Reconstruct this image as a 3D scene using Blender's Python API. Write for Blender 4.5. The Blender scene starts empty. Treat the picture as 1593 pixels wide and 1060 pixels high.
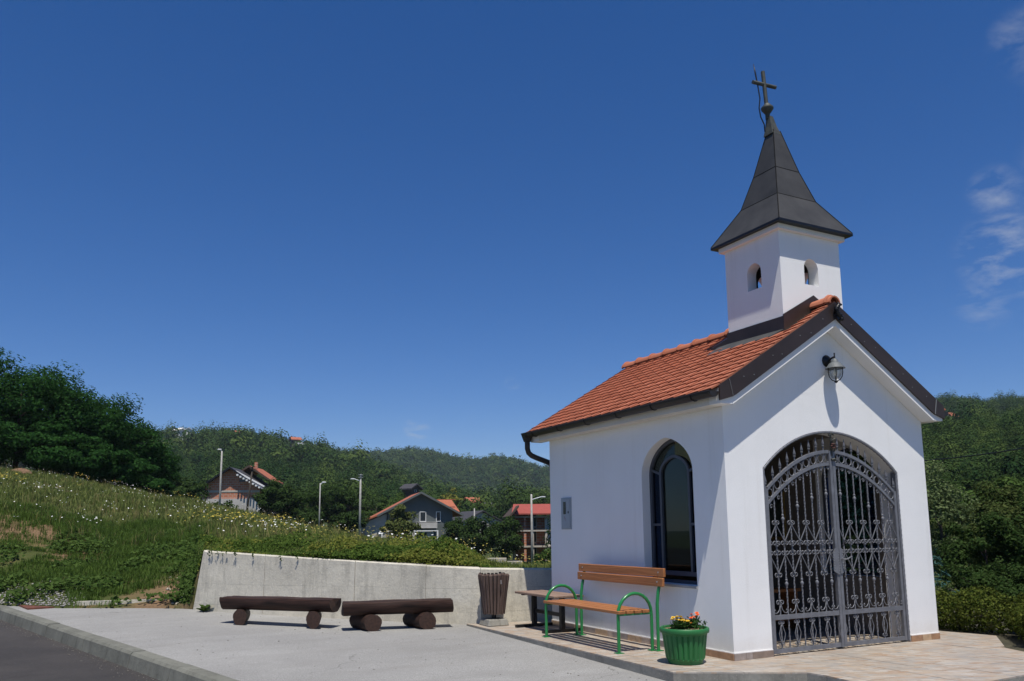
import bpy, bmesh, math, random
import numpy as np
from mathutils import Vector, Matrix
random.seed(7); rng = np.random.default_rng(7)
R = math.radians
scene = bpy.context.scene
# ------------------------------------------------------------------ camera
S = 1.1
FPX, PITCH, ROLL, YAW = 1247.2411, 0.1467, -0.0099, 0.4773
CAM = np.array([-5.4635, -6.0271, 1.2448]) * S
CX, CY = 796.5, 530 + 110.94
Fv = np.array([math.sin(YAW)*math.cos(PITCH), math.cos(YAW)*math.cos(PITCH), math.sin(PITCH)])
R0 = np.array([math.cos(YAW), -math.sin(YAW), 0.0]); U0 = np.cross(R0, Fv)
Rv = math.cos(ROLL)*R0 + math.sin(ROLL)*U0; Uv = -math.sin(ROLL)*R0 + math.cos(ROLL)*U0
Fh = np.array([math.sin(YAW), math.cos(YAW), 0.0]); Rh = R0
def ray(px, py): return Fv + Rv*(px-CX)/FPX - Uv*(py-CY)/FPX
def at_q(px, py, q):                      # point seen at a pixel, q metres ahead over the ground
    d = ray(px, py); return CAM + d*(q/(d@Fh))
def col_s(px):
    d = ray(px, 800.0); return (d@Rh)/(d@Fh)
cd = bpy.data.cameras.new('camera'); cam = bpy.data.objects.new('camera', cd)
scene.collection.objects.link(cam); scene.camera = cam
cd.sensor_fit = 'HORIZONTAL'; cd.sensor_width = 36; cd.lens = FPX/1593*36
cd.shift_y = 110.94/1593; cd.clip_start = .1; cd.clip_end = 6000
M = Matrix(((Rv[0], Uv[0], -Fv[0], CAM[0]), (Rv[1], Uv[1], -Fv[1], CAM[1]), (Rv[2], Uv[2], -Fv[2], CAM[2]), (0, 0, 0, 1)))
cam.matrix_world = M
# ------------------------------------------------------------------ sky, sun, exposure
SUN_A, SUN_EL = R(19), R(70)
sd = Vector((-math.sin(SUN_A)*math.cos(SUN_EL), -math.cos(SUN_A)*math.cos(SUN_EL), math.sin(SUN_EL)))
w = bpy.data.worlds.new('World'); scene.world = w; w.use_nodes = True
wn = w.node_tree.nodes; wl = w.node_tree.links; wn.clear()
sky = wn.new('ShaderNodeTexSky'); sky.sky_type = 'NISHITA'; sky.sun_disc = False
sky.sun_elevation = SUN_EL; sky.sun_rotation = math.atan2(sd.x, sd.y)
sky.altitude = 900; sky.air_density = 1.0; sky.dust_density = 0.15; sky.ozone_density = 3.0
hs = wn.new('ShaderNodeHueSaturation'); hs.inputs['Saturation'].default_value = 1.34; hs.inputs['Value'].default_value = 1.0
wl.new(sky.outputs[0], hs.inputs['Color'])
# thin wisps of high cloud, mapped on the sky plane overhead
tc = wn.new('ShaderNodeTexCoord'); sep = wn.new('ShaderNodeSeparateXYZ'); wl.new(tc.outputs['Generated'], sep.inputs[0])
def wmath(op, a, b=None):
    n = wn.new('ShaderNodeMath'); n.operation = op
    for i, v in enumerate((a, b)):
        if v is None: continue
        if isinstance(v, (int, float)): n.inputs[i].default_value = v
        else: wl.new(v, n.inputs[i])
    return n.outputs[0]
zz = wmath('MAXIMUM', sep.outputs['Z'], .02); zz = wmath('ADD', zz, .12)
cmb = wn.new('ShaderNodeCombineXYZ'); wl.new(wmath('DIVIDE', sep.outputs['X'], zz), cmb.inputs[0]); wl.new(wmath('DIVIDE', sep.outputs['Y'], zz), cmb.inputs[1])
n1 = wn.new('ShaderNodeTexNoise'); n1.inputs['Scale'].default_value = 8.0; n1.inputs['Detail'].default_value = 9; n1.inputs['Roughness'].default_value = .62; n1.inputs['Distortion'].default_value = .25
cmap = wn.new('ShaderNodeMapping'); cmap.inputs['Location'].default_value = (3.15, .6, 0); wl.new(cmb.outputs[0], cmap.inputs[0])
wl.new(cmap.outputs[0], n1.inputs['Vector'])
r1 = wn.new('ShaderNodeMapRange'); r1.inputs[1].default_value = .44; r1.inputs[2].default_value = .78; wl.new(n1.outputs[0], r1.inputs[0])
nrmv = wn.new('ShaderNodeVectorMath'); nrmv.operation = 'NORMALIZE'; wl.new(tc.outputs['Generated'], nrmv.inputs[0])
blob = None
CL = [(ray(*p), r_, a_) for p, r_, a_ in (((1588, 60), 2.0, .7), ((1548, 298), 1.8, .8), ((1560, 390), 3.0, 1.0), ((1530, 470), 2.0, .5), ((1660, 380), 4.5, .9), ((1640, 60), 3, .6), ((648, 668), 1.1, .8), ((797, 597), .7, .5), ((1800, 250), 7, .9), ((1900, 500), 6, .8), ((-600, 520), 5, .6))] + [(np.array(d), 9, .8) for d in ((.5, -.8, .6), (-.9, -.3, .5), (.95, .1, .7), (-.3, -1, .4))]
for d_, r_, a_ in CL:
    d_ = d_/np.linalg.norm(d_); dp = wn.new('ShaderNodeVectorMath'); dp.operation = 'DOT_PRODUCT'; dp.inputs[1].default_value = tuple(d_); wl.new(nrmv.outputs[0], dp.inputs[0])
    mr = wn.new('ShaderNodeMapRange'); mr.interpolation_type = 'SMOOTHSTEP'; wl.new(dp.outputs['Value'], mr.inputs[0]); mr.inputs[1].default_value = math.cos(R(r_)); mr.inputs[2].default_value = math.cos(R(r_*.15)); mr.inputs[4].default_value = a_
    blob = mr.outputs[0] if blob is None else wmath('MAXIMUM', blob, mr.outputs[0])
cf = wmath('MULTIPLY', wmath('MULTIPLY', r1.outputs[0], blob), .6)
mulc = wn.new('ShaderNodeMixRGB'); mulc.blend_type = 'MULTIPLY'; mulc.inputs[0].default_value = 1; mulc.inputs[2].default_value = (.94, .975, 1.24, 1); wl.new(hs.outputs[0], mulc.inputs[1])
mixc = wn.new('ShaderNodeMixRGB'); wl.new(cf, mixc.inputs[0]); wl.new(mulc.outputs[0], mixc.inputs[1]); mixc.inputs[2].default_value = (6.5, 7.0, 7.8, 1)
bg = wn.new('ShaderNodeBackground'); bg.inputs['Strength'].default_value = .075
wo = wn.new('ShaderNodeOutputWorld'); wl.new(mixc.outputs[0], bg.inputs[0]); wl.new(bg.outputs[0], wo.inputs[0])
sl = bpy.data.lights.new('sun', 'SUN'); sl.energy = 5.0; sl.angle = R(.5); sl.color = (1, .95, .86)
so = bpy.data.objects.new('sun', sl); scene.collection.objects.link(so); so.rotation_euler = sd.to_track_quat('Z', 'Y').to_euler(); so.location = (0, 0, 60)
scene.view_settings.view_transform = 'Standard'; scene.view_settings.look = 'None'; scene.view_settings.gamma = 1
scene.view_settings.use_curve_mapping = False; scene.view_settings.exposure = 0.07
scene.render.engine = 'CYCLES'

# ------------------------------------------------------------------ helpers
def tag(o, label=None, cat=None, group=None, kind=None):
    if label: o['label'] = label
    if cat: o['category'] = cat
    if group: o['group'] = group
    if kind: o['kind'] = kind
    return o
def link(o, parent=None):
    scene.collection.objects.link(o)
    if parent is not None: o.parent = parent
    return o
def empty(name, loc=(0, 0, 0), rz=0):
    o = bpy.data.objects.new(name, None); o.location = loc; o.rotation_euler = (0, 0, rz); o.empty_display_size = .2
    return link(o)
def inst(name, mesh, parent=None, loc=(0, 0, 0), rot=(0, 0, 0), sc=(1, 1, 1)):
    o = bpy.data.objects.new(name, mesh); o.location = loc; o.rotation_euler = rot; o.scale = sc
    return link(o, parent)
class MB:
    def __init__(s): s.v = []; s.f = []
    def add(s, vs, fs):
        n = len(s.v); s.v += [tuple(map(float, v)) for v in vs]; s.f += [tuple(i+n for i in f) for f in fs]; return s
    def box(s, c, size, rot=None):
        hx, hy, hz = [k/2 for k in size]; vs = []
        for z in (-hz, hz):
            for x, y in ((-hx, -hy), (hx, -hy), (hx, hy), (-hx, hy)): vs.append(Vector((x, y, z)))
        if rot is not None: vs = [rot @ v for v in vs]
        vs = [v + Vector(c) for v in vs]
        return s.add(vs, [(3, 2, 1, 0), (4, 5, 6, 7), (0, 1, 5, 4), (1, 2, 6, 5), (2, 3, 7, 6), (3, 0, 4, 7)])
    def b2(s, a, b):
        return s.box([(a[i]+b[i])/2 for i in range(3)], [abs(b[i]-a[i]) for i in range(3)])
    def bar(s, a, b, wd, ht, up=(0, 0, 1)):
        a = Vector(a); b = Vector(b); d = (b-a); L = d.length; d.normalize(); u = Vector(up)
        x = d.cross(u).normalized(); z = x.cross(d)
        rot = Matrix((x, d, z)).transposed()
        return s.box((a+b)/2, (wd, L, ht), rot)
    def tube(s, path, r, n=8, closed=False, cap=True):
        P = [Vector(p) for p in path]; m = len(P); rs = r if isinstance(r, (list, tuple)) else [r]*m
        t0 = (P[1]-P[0]).normalized(); u = t0.orthogonal().normalized(); vs = []
        for i in range(m):
            if closed: t = (P[(i+1) % m]-P[i-1]).normalized()
            else: t = (P[min(i+1, m-1)]-P[max(i-1, 0)]).normalized()
            u = (u - t*u.dot(t)).normalized(); v = t.cross(u)
            for k in range(n):
                a = 2*math.pi*k/n; vs.append(P[i]+(u*math.cos(a)+v*math.sin(a))*rs[i])
        fs = []
        for i in range(m if closed else m-1):
            j = (i+1) % m
            for k in range(n): fs.append((i*n+k, i*n+(k+1) % n, j*n+(k+1) % n, j*n+k))
        if cap and not closed: fs += [tuple(range(n-1, -1, -1)), tuple((m-1)*n+k for k in range(n))]
        return s.add(vs, fs)
    def lathe(s, prof, n=16, c=(0, 0, 0), cap=True):
        vs = []; fs = []; m = len(prof)
        for r, z in prof:
            for k in range(n):
                a = 2*math.pi*k/n; vs.append((c[0]+r*math.cos(a), c[1]+r*math.sin(a), c[2]+z))
        for i in range(m-1):
            for k in range(n): fs.append((i*n+k, i*n+(k+1) % n, (i+1)*n+(k+1) % n, (i+1)*n+k))
        if cap: fs += [tuple(range(n-1, -1, -1)), tuple((m-1)*n+k for k in range(n))]
        return s.add(vs, fs)
    def prism(s, poly, a, b, fn):             # poly of (u,v); fn(u,v,t) -> xyz
        n = len(poly); vs = [fn(u, v, a) for u, v in poly] + [fn(u, v, b) for u, v in poly]
        return s.add(vs, [tuple(range(n-1, -1, -1)), tuple(range(n, 2*n))] + [(i, (i+1) % n, (i+1) % n+n, i+n) for i in range(n)])
    def mesh(s, name, m, smooth=False, bevel=0):
        me = bpy.data.meshes.new(name); me.from_pydata(s.v, [], s.f)
        bm = bmesh.new(); bm.from_mesh(me); bmesh.ops.recalc_face_normals(bm, faces=bm.faces)
        if bevel: bmesh.ops.bevel(bm, geom=list(bm.edges), offset=bevel, segments=1, affect='EDGES', clamp_overlap=True)
        bm.to_mesh(me); bm.free()
        if smooth:
            me.polygons.foreach_set('use_smooth', [True]*len(me.polygons))
            if smooth is not True: me.set_sharp_from_angle(angle=R(smooth))
        if m: me.materials.append(m)
        return me
    def build(s, name, m, parent=None, smooth=False, bevel=0, loc=(0, 0, 0), rot=(0, 0, 0)):
        return inst(name, s.mesh(name, m, smooth, bevel), parent, loc, rot)
def np_mesh(name, V, Fq, m, tint=None):
    me = bpy.data.meshes.new(name); k = Fq.shape[1]; nf = len(Fq)
    me.vertices.add(len(V)); me.vertices.foreach_set('co', np.ascontiguousarray(V, np.float32).ravel())
    me.loops.add(nf*k); me.loops.foreach_set('vertex_index', np.ascontiguousarray(Fq, np.int32).ravel())
    me.polygons.add(nf); me.polygons.foreach_set('loop_start', np.arange(0, nf*k, k, dtype=np.int32))
    me.update(calc_edges=True)
    if tint is not None:
        a = me.attributes.new('tint', 'FLOAT', 'POINT'); a.data.foreach_set('value', np.ascontiguousarray(tint, np.float32))
    me.materials.append(m); return me
# ------------------------------------------------------------------ materials
def lin(c): return tuple(((x/255)/12.92 if x <= 10 else ((x/255+.055)/1.055)**2.4) for x in c)
class NT:
    def __init__(s, name):
        s.m = bpy.data.materials.new(name); s.m.use_nodes = True; s.t = s.m.node_tree; s.t.nodes.clear()
        s.out = s.n('ShaderNodeOutputMaterial')
    def n(s, typ, **kw):
        n = s.t.nodes.new(typ)
        for k, v in kw.items(): setattr(n, k, v)
        return n
    def set(s, sock, v):
        if isinstance(v, bpy.types.NodeSocket): s.t.links.new(v, sock)
        elif isinstance(v, (tuple, list)) and len(v) == 3 and sock.type == 'RGBA': sock.default_value = (*v, 1)
        else: sock.default_value = v
    def noise(s, scale, detail=4, rough=.55, vec=None, dist=0):
        n = s.n('ShaderNodeTexNoise'); n.inputs['Scale'].default_value = scale; n.inputs['Detail'].default_value = detail
        n.inputs['Roughness'].default_value = rough; n.inputs['Distortion'].default_value = dist
        s.set(n.inputs['Vector'], vec if vec is not None else s.obj()); return n.outputs[0]
    def obj(s):
        if not hasattr(s, '_o'): s._o = s.n('ShaderNodeTexCoord').outputs['Object']
        return s._o
    def pos(s):
        if not hasattr(s, '_p'): s._p = s.n('ShaderNodeNewGeometry')
        return s._p
    def mapping(s, vec, sc=(1, 1, 1), loc=(0, 0, 0), rot=(0, 0, 0)):
        n = s.n('ShaderNodeMapping'); s.set(n.inputs[0], vec); n.inputs['Scale'].default_value = sc; n.inputs['Location'].default_value = loc; n.inputs['Rotation'].default_value = rot
        return n.outputs[0]
    def rng(s, v, a, b, c=0, d=1):
        n = s.n('ShaderNodeMapRange'); s.set(n.inputs[0], v)
        for i, x in enumerate((a, b, c, d)): n.inputs[i+1].default_value = x
        return n.outputs[0]
    def math(s, op, a, b=0):
        n = s.n('ShaderNodeMath', operation=op); s.set(n.inputs[0], a); s.set(n.inputs[1], b); return n.outputs[0]
    def mix(s, f, a, b, mode='MIX'):
        n = s.n('ShaderNodeMixRGB', blend_type=mode); s.set(n.inputs[0], f); s.set(n.inputs[1], a); s.set(n.inputs[2], b); return n.outputs[0]
    def bump(s, h, st=.3, dist=.01, prev=None):
        n = s.n('ShaderNodeBump'); n.inputs['Strength'].default_value = st; n.inputs['Distance'].default_value = dist; s.set(n.inputs['Height'], h)
        if prev is not None: s.set(n.inputs['Normal'], prev)
        return n.outputs[0]
    def pbr(s, col, rough=.7, metal=0, nrm=None, spec=.5):
        b = s.n('ShaderNodeBsdfPrincipled'); s.set(b.inputs['Base Color'], col); s.set(b.inputs['Roughness'], rough)
        b.inputs['Metallic'].default_value = metal; b.inputs['Specular IOR Level'].default_value = spec
        if nrm is not None: s.set(b.inputs['Normal'], nrm)
        s.t.links.new(b.outputs[0], s.out.inputs[0]); return s.m
def sc3(c, k): return tuple(min(1, x*k) for x in c)
def simple(name, col, rough=.7, metal=0, var=.2, vscale=3, bscale=60, bst=.15, rand=0, spec=.5, vec=None):
    t = NT(name); v = t.obj() if vec is None else t.mapping(t.obj(), vec)
    f = t.noise(vscale, 6, .6, v)
    c = t.mix(t.rng(f, .3, .7), sc3(col, 1-var), sc3(col, 1+var))
    if rand:
        oi = t.n('ShaderNodeObjectInfo').outputs['Random']
        c = t.mix(t.rng(oi, 0, 1, 0, rand), c, sc3(col, .35), 'MIX')
    n = t.bump(t.noise(bscale, 4, .6, v), bst, .01)
    return t.pbr(c, rough, metal, n, spec)
def stucco():
    t = NT('white_stucco'); f = t.noise(.9, 5, .6)
    c = t.mix(t.rng(f, .35, .75), (.86, .86, .85), (.81, .805, .79))
    st = t.noise(1.0, 5, .7, t.mapping(t.obj(), (7, 7, .35))); c = t.mix(t.rng(st, .55, .78, 0, .35), c, (.66, .645, .61))
    sx = t.n('ShaderNodeSeparateXYZ'); t.set(sx.inputs[0], t.obj()); low = t.math('ADD', sx.outputs['Z'], t.math('MULTIPLY', t.noise(5, 5, .7), .35))
    c = t.mix(t.rng(low, .20, .42, .45, 0), c, (.60, .56, .50))
    h = t.noise(130, 3, .7); n = t.bump(h, .5, .008); n = t.bump(t.noise(2.2, 4, .6), .12, .05, n)
    return t.pbr(c, .9, 0, n, .2)
def terracotta(name='terracotta', island=False):
    t = NT(name)
    r = t.pos().outputs['Random Per Island'] if island else t.n('ShaderNodeObjectInfo').outputs['Random']
    c = t.mix(r, (.36, .118, .062), (.47, .165, .092))
    f = t.noise(9, 6, .65); c = t.mix(t.rng(f, .48, .78, 0, .4), c, (.27, .11, .07))
    f2 = t.noise(45, 3, .6); c = t.mix(t.rng(f2, .6, .75, 0, .35), c, (.55, .28, .16))
    return t.pbr(c, .8, 0, t.bump(t.noise(80, 4), .2, .006), .3)
def concrete(name, base=(.62, .58, .485), streak=True):
    t = NT(name); P = t.obj()
    f = t.noise(1.6, 8, .65); c = t.mix(t.rng(f, .32, .68), sc3(base, .72), sc3(base, 1.18))
    s2 = t.noise(2.2, 5, .7, t.mapping(P, (2.6, 2.6, .45))); c = t.mix(t.rng(s2, .5, .74, 0, .7), c, sc3(base, .42))
    f3 = t.noise(22, 5, .7); c = t.mix(t.rng(f3, .56, .74, 0, .6), c, sc3(base, .5))
    if name.startswith('board'):
        sx = t.n('ShaderNodeSeparateXYZ'); t.set(sx.inputs[0], P)
        zz_ = t.math('ADD', sx.outputs['Z'], t.math('MULTIPLY', t.noise(1.3, 2), .03)); fr_ = t.math('ABSOLUTE', t.math('SUBTRACT', t.math('FRACT', t.math('MULTIPLY', zz_, 2.9)), .5))
        ln_ = t.math('MULTIPLY', t.rng(fr_, 0, .014, 1, 0), t.rng(t.noise(1.7, 3), .42, .55)); c = t.mix(t.math('MULTIPLY', ln_, .65), c, sc3(base, .3))
        bl_ = t.noise(.8, 7, .72); c = t.mix(t.rng(bl_, .52, .70, 0, .65), c, sc3(base, .45))
    f4 = t.noise(60, 2, .5); c = t.mix(t.rng(f4, .62, .7, 0, .5), c, sc3(base, 1.35))
    n = t.bump(t.noise(30, 6, .7), .5, .01); n = t.bump(t.noise(4, 3), .35, .03, n)
    return t.pbr(c, .92, 0, n, .2)
def lot_mat():
    t = NT('pale_gravel_asphalt'); P = t.obj()
    c = t.mix(t.rng(t.noise(.5, 6, .6), .35, .68), (.28, .277, .268), (.38, .376, .362))
    v = t.n('ShaderNodeTexVoronoi'); v.inputs['Scale'].default_value = 75; t.set(v.inputs['Vector'], P)
    c = t.mix(t.rng(v.outputs['Distance'], .1, .75, 0, .55), c, (.17, .165, .155))
    c = t.mix(t.rng(t.noise(120, 2), .58, .72, 0, .65), c, (.66, .65, .62))
    st = t.noise(1.5, 5, .7, t.mapping(P, (.35, 1.9, 1), rot=(0, 0, .6))); c = t.mix(t.rng(st, .48, .75, 0, .5), c, (.22, .21, .195))
    pch = t.noise(.9, 4, .55, t.mapping(P, (1, 1, 1), (7.3, 2.1, 0))); c = t.mix(t.rng(pch, .56, .60, 0, .22), c, (.24, .235, .225))
    cv = t.n('ShaderNodeTexVoronoi', feature='DISTANCE_TO_EDGE'); cv.inputs['Scale'].default_value = .33
    ds = t.n('ShaderNodeVectorMath', operation='ADD'); t.set(ds.inputs[0], P); nn_ = t.n('ShaderNodeTexNoise'); nn_.inputs['Scale'].default_value = 1.6; nn_.inputs['Detail'].default_value = 6; t.set(nn_.inputs['Vector'], P); t.set(ds.inputs[1], nn_.outputs['Color']); t.set(cv.inputs['Vector'], ds.outputs[0])
    c = t.mix(t.math('MULTIPLY', t.rng(cv.outputs['Distance'], 0, .0035, 1, 0), t.rng(t.noise(.7, 2), .5, .6, 0, .7)), c, (.10, .097, .09))
    n = t.bump(t.noise(90, 4, .75), .8, .012)
    return t.pbr(c, .95, 0, n, .2)
def asphalt_mat():
    t = NT('dark_asphalt'); P = t.obj()
    c = t.mix(t.rng(t.noise(.9, 6, .65), .35, .7), (.036, .033, .032), (.060, .054, .051))
    c = t.mix(t.rng(t.noise(100, 2), .63, .73, 0, .6), c, (.20, .19, .18))
    return t.pbr(c, .9, 0, t.bump(t.noise(110, 3, .7), .7, .01), .3)
def patch_tile(name, sc=1.0, dark=1.0, plinth=False):
    # ceramic with a printed pattern of small stone slips
    t = NT(name); P = t.mapping(t.obj(), (1, 1, 1), (.137, .211, .05), (0, 0, R(24) if not plinth else 0))
    if plinth: P = t.mapping(t.n('ShaderNodeTexCoord').outputs['Object'], (1, 1, 1), (.0137, .0211, .0))
    b = t.n('ShaderNodeTexBrick'); t.set(b.inputs['Vector'], P)
    b.inputs['Scale'].default_value = 1; b.inputs['Brick Width'].default_value = .125*sc; b.inputs['Row Height'].default_value = .052*sc
    b.inputs['Mortar Size'].default_value = .002; b.inputs['Mortar Smooth'].default_value = .4
    b.inputs['Color1'].default_value = (0, 0, 0, 1); b.inputs['Color2'].default_value = (1, 1, 1, 1); b.inputs['Mortar'].default_value = (.5, .5, .5, 1)
    cr = t.n('ShaderNodeValToRGB'); t.set(cr.inputs[0], b.outputs['Color'])
    cols = [(0, (.48, .42, .34)), (.2, (.44, .29, .18)), (.38, (.55, .49, .41)), (.55, (.36, .34, .31)), (.7, (.50, .38, .26)), (.85, (.60, .55, .48)), (1, (.42, .36, .30))]
    el = cr.color_ramp.elements
    while len(el) < len(cols): el.new(.5)
    for e, (p, c) in zip(el, cols): e.position = p; e.color = (*sc3(c, dark), 1)
    c = t.mix(t.rng(t.noise(14, 5, .7), .4, .72, 0, .55), cr.outputs[0], sc3((.58, .50, .43), dark))
    c = t.mix(t.rng(t.noise(1.1, 4), .45, .7, 0, .35), c, sc3((.28, .25, .22), dark))
    return t.pbr(c, .55, 0, t.bump(t.noise(25, 4), .25, .006), .4)
def leafm(name, dark, light, trans=.3, tint=None):
    t = NT(name); r = t.pos().outputs['Random Per Island']
    c = t.mix(r, dark, light)
    if tint is not None:
        a = t.n('ShaderNodeAttribute', attribute_name='tint', attribute_type='INSTANCER').outputs['Fac']
        c = t.mix(t.rng(a, 0, 1, 0, .85), c, tint)
    d = t.n('ShaderNodeBsdfDiffuse'); t.set(d.inputs[0], c)
    tr = t.n('ShaderNodeBsdfTranslucent'); t.set(tr.inputs[0], t.mix(.5, c, sc3(light, 1.2)))
    m = t.n('ShaderNodeMixShader'); m.inputs[0].default_value = trans
    t.t.links.new(d.outputs[0], m.inputs[1]); t.t.links.new(tr.outputs[0], m.inputs[2])
    t.t.links.new(m.outputs[0], t.out.inputs[0]); return t.m
def glassm(name, tint=(.85, .9, .9), trans=.9):
    t = NT(name); fr = t.n('ShaderNodeFresnel'); fr.inputs[0].default_value = 1.5
    a = t.n('ShaderNodeBsdfTransparent'); a.inputs[0].default_value = (*tint, 1)
    g = t.n('ShaderNodeBsdfGlossy'); g.inputs['Roughness'].default_value = .01
    m = t.n('ShaderNodeMixShader'); t.set(m.inputs[0], t.math('MINIMUM', t.math('MULTIPLY', fr.outputs[0], .4), .9))
    t.t.links.new(a.outputs[0], m.inputs[1]); t.t.links.new(g.outputs[0], m.inputs[2]); t.t.links.new(m.outputs[0], t.out.inputs[0]); return t.m
def woodm(name, col, axis=1, var=.35, rough=.6, gl=.3):
    t = NT(name); s3 = [14, 14, 14]; s3[axis] = .8
    v = t.mapping(t.obj(), tuple(s3)); f = t.noise(1.4, 7, .65, v, .4)
    c = t.mix(t.rng(f, .3, .7), sc3(col, 1-var), sc3(col, 1+var))
    c = t.mix(t.rng(t.noise(4.2, 4, .6, v), .58, .72, 0, .7), c, sc3(col, .35)); c = t.mix(t.rng(t.noise(2.6, 5, .7, v), .60, .72, 0, .35), c, sc3(col, 2.6))
    return t.pbr(c, rough, 0, t.bump(f, .6, .012), gl)
M_ST = stucco(); M_TC = terracotta(); M_TCI = terracotta('terracotta_mass', True)
M_TRIM = simple('white_trim', (.78, .77, .75), .85, 0, .05, 2, 60, .15, spec=.2)
M_SOFF = simple('soffit_paint', (.66, .63, .57), .9, 0, .08, 2, 40, .1, spec=.2)
M_BRN = simple('brown_sheet_metal', (.050, .034, .028), .45, .35, .25, 2.5, 20, .05)
M_GUT = simple('dark_gutter_metal', (.030, .026, .024), .45, .3, .2, 3, 30, .05)
M_SPI = simple('patinated_spire_metal', (.040, .039, .037), .6, .1, .35, 3, 9, .06)
M_COP = simple('aged_copper', (.055, .06, .052), .65, .1, .4, 9, 30, .1)
M_IRON = simple('grey_wrought_iron', (.165, .17, .188), .5, .2, .2, 12, 60, .1)
M_STEEL = simple('steel_window_frame', (.07, .078, .095), .5, .2, .12, 6, 40, .05)
M_GLASS = glassm('window_glass', (.34, .40, .40)); M_BLUE = glassm('blue_glass', (.12, .20, .34)); M_AMB = glassm('amber_glass', (.6, .5, .25)); M_CLR = glassm('lamp_glass', (.93, .93, .9))
M_BLK = simple('black_iron', (.012, .012, .014), .4, .3, .2, 8, 50, .08)
M_FLOOR = patch_tile('stone_slip_floor', 1.0, .74); M_PLIN = patch_tile('stone_slip_plinth', 1.0, .85)
M_CONC = concrete('board_marked_concrete'); M_CON2 = concrete('kerb_concrete', (.165, .165, .14)); M_CON3 = concrete('terrace_concrete', (.26, .25, .22))
M_LOT = lot_mat(); M_ASP = asphalt_mat()
M_WOOD = woodm('varnished_plank', (.34, .135, .045), 1, .25, .45, .4)
M_GRYW = woodm('weathered_plank', (.24, .165, .125), 1, .3, .8, .2)
M_BINW = woodm('grey_brown_stave', (.115, .080, .066), 2, .4, .85, .2)
M_LOG = woodm('dark_stained_log', (.034, .016, .011), 0, .9, .65, .3)
M_LOGE = simple('log_end_grain', (.042, .020, .013), .85, 0, .5, 25, 60, .4)
M_GRN = simple('green_enamel_tube', (.014, .19, .050), .28, .0, .08, 6, 30, .03, spec=.6)
M_POT = simple('green_plastic_pot', (.022, .145, .040), .5, 0, .14, 5, 60, .08, spec=.4)
M_SOIL = simple('dry_soil', (.16, .10, .065), .95, 0, .5, 14, 40, .8)
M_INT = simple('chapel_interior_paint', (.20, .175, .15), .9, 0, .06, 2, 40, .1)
M_GREYP = simple('grey_meter_plastic', (.33, .37, .40), .5, 0, .05, 4, 60, .03)
M_RUST = simple('rusty_plate', (.14, .050, .030), .8, .2, .4, 9, 50, .3)
M_PALE = simple('pale_lamp_metal', (.24, .255, .26), .6, 0, .1, 6, 40, .05)
M_SILV = simple('bolt_steel', (.5, .5, .5), .3, .9, .1, 6, 40, .05)
# ------------------------------------------------------------------ setting: levels
def lot_z(y): return -.10 + .0155*y
def sheet(name, pts, zf, m, sub=0, kind='structure'):
    me = bpy.data.meshes.new(name); bm = bmesh.new()
    f = bm.faces.new([bm.verts.new((x, y, zf(x, y))) for x, y in pts]); bmesh.ops.triangulate(bm, faces=[f])
    for fc in bm.faces:
        if fc.normal.z < 0: fc.normal_flip()
    bm.to_mesh(me); bm.free(); me.materials.append(m); o = inst(name, me); o['kind'] = kind; return o
def kerb_x(y): return -7.44 + (10.74-y)*.2933           # front top line of the kerb
WP = [(-4.415, 8.80), (-3.12, 7.10), (-1.45, 5.17), (-.80, 4.52), (.60, 4.40), (4.6, 4.36)]       # face line of the retaining wall
sheet('parking_lot', [(kerb_x(y)+.05, y) for y in (-14, -8, -2, 2, 6, 9, 10.5, 12)] + [(-6.25, 10.22), (-4.33, 9.5)] + [(x-.05, y+.25) for x, y in WP[:4]] + [(5.5, 4.2), (10, -14)], lambda x, y: lot_z(y), M_LOT)
sheet('road', [(kerb_x(-14)+.02, -14), (kerb_x(40)+.02, 40), (-26, 40), (-16, -14)], lambda x, y: lot_z(y)-.165, M_ASP)
# kerb of separate stones
kerb = empty('kerb'); kerb['kind'] = 'structure'
kys = [30, 24, 18, 15, 12.9, 11.5, 9.7, 7.69, 5.93, 4.22, 3.03, 1.3, -.6, -2.5, -4.5, -7, -10, -14]
for a, b in zip(kys[:-1], kys[1:]):
    mb = MB(); vs = []
    for y in (a-.007, b+.007):
        x = kerb_x(y); z = lot_z(y)+.012+random.uniform(-.004, .004)
        for dx, dz in ((-.045, -.21), (-.015, -.03), (.012, 0), (.155, .0), (.155, -.21)): vs.append((x+dx, y+dx*.29, z+dz))
    mb.add(vs, [(4, 3, 2, 1, 0), (5, 6, 7, 8, 9)] + [(i, (i+1) % 5, (i+1) % 5+5, i+5) for i in range(5)])
    mb.build('kerb_stone', M_CON2, kerb)
# low concrete edging between bank and lot
mb = MB(); mb.bar((-6.22, 10.27, .09), (-4.36, 9.62, .10), .09, .16); mb.build('edging_strip', M_CONC)['kind'] = 'structure'
dc = MB(); dc.add([(-6.98, 10.25, .085), (-6.33, 10.42, .088), (-6.60, 11.5, .102), (-7.27, 11.45, .10), (-6.98, 10.25, .05), (-6.33, 10.42, .05), (-6.60, 11.5, .06), (-7.27, 11.45, .06)], [(0, 1, 2, 3), (0, 4, 5, 1), (1, 5, 6, 2), (2, 6, 7, 3), (3, 7, 4, 0)])
dco = dc.build('drain_cover', M_RUST); tag(dco, 'rusty brown steel drain cover set in the ground beside the kerb', 'drain cover')
for q in (.33, .66):
    pass
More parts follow.
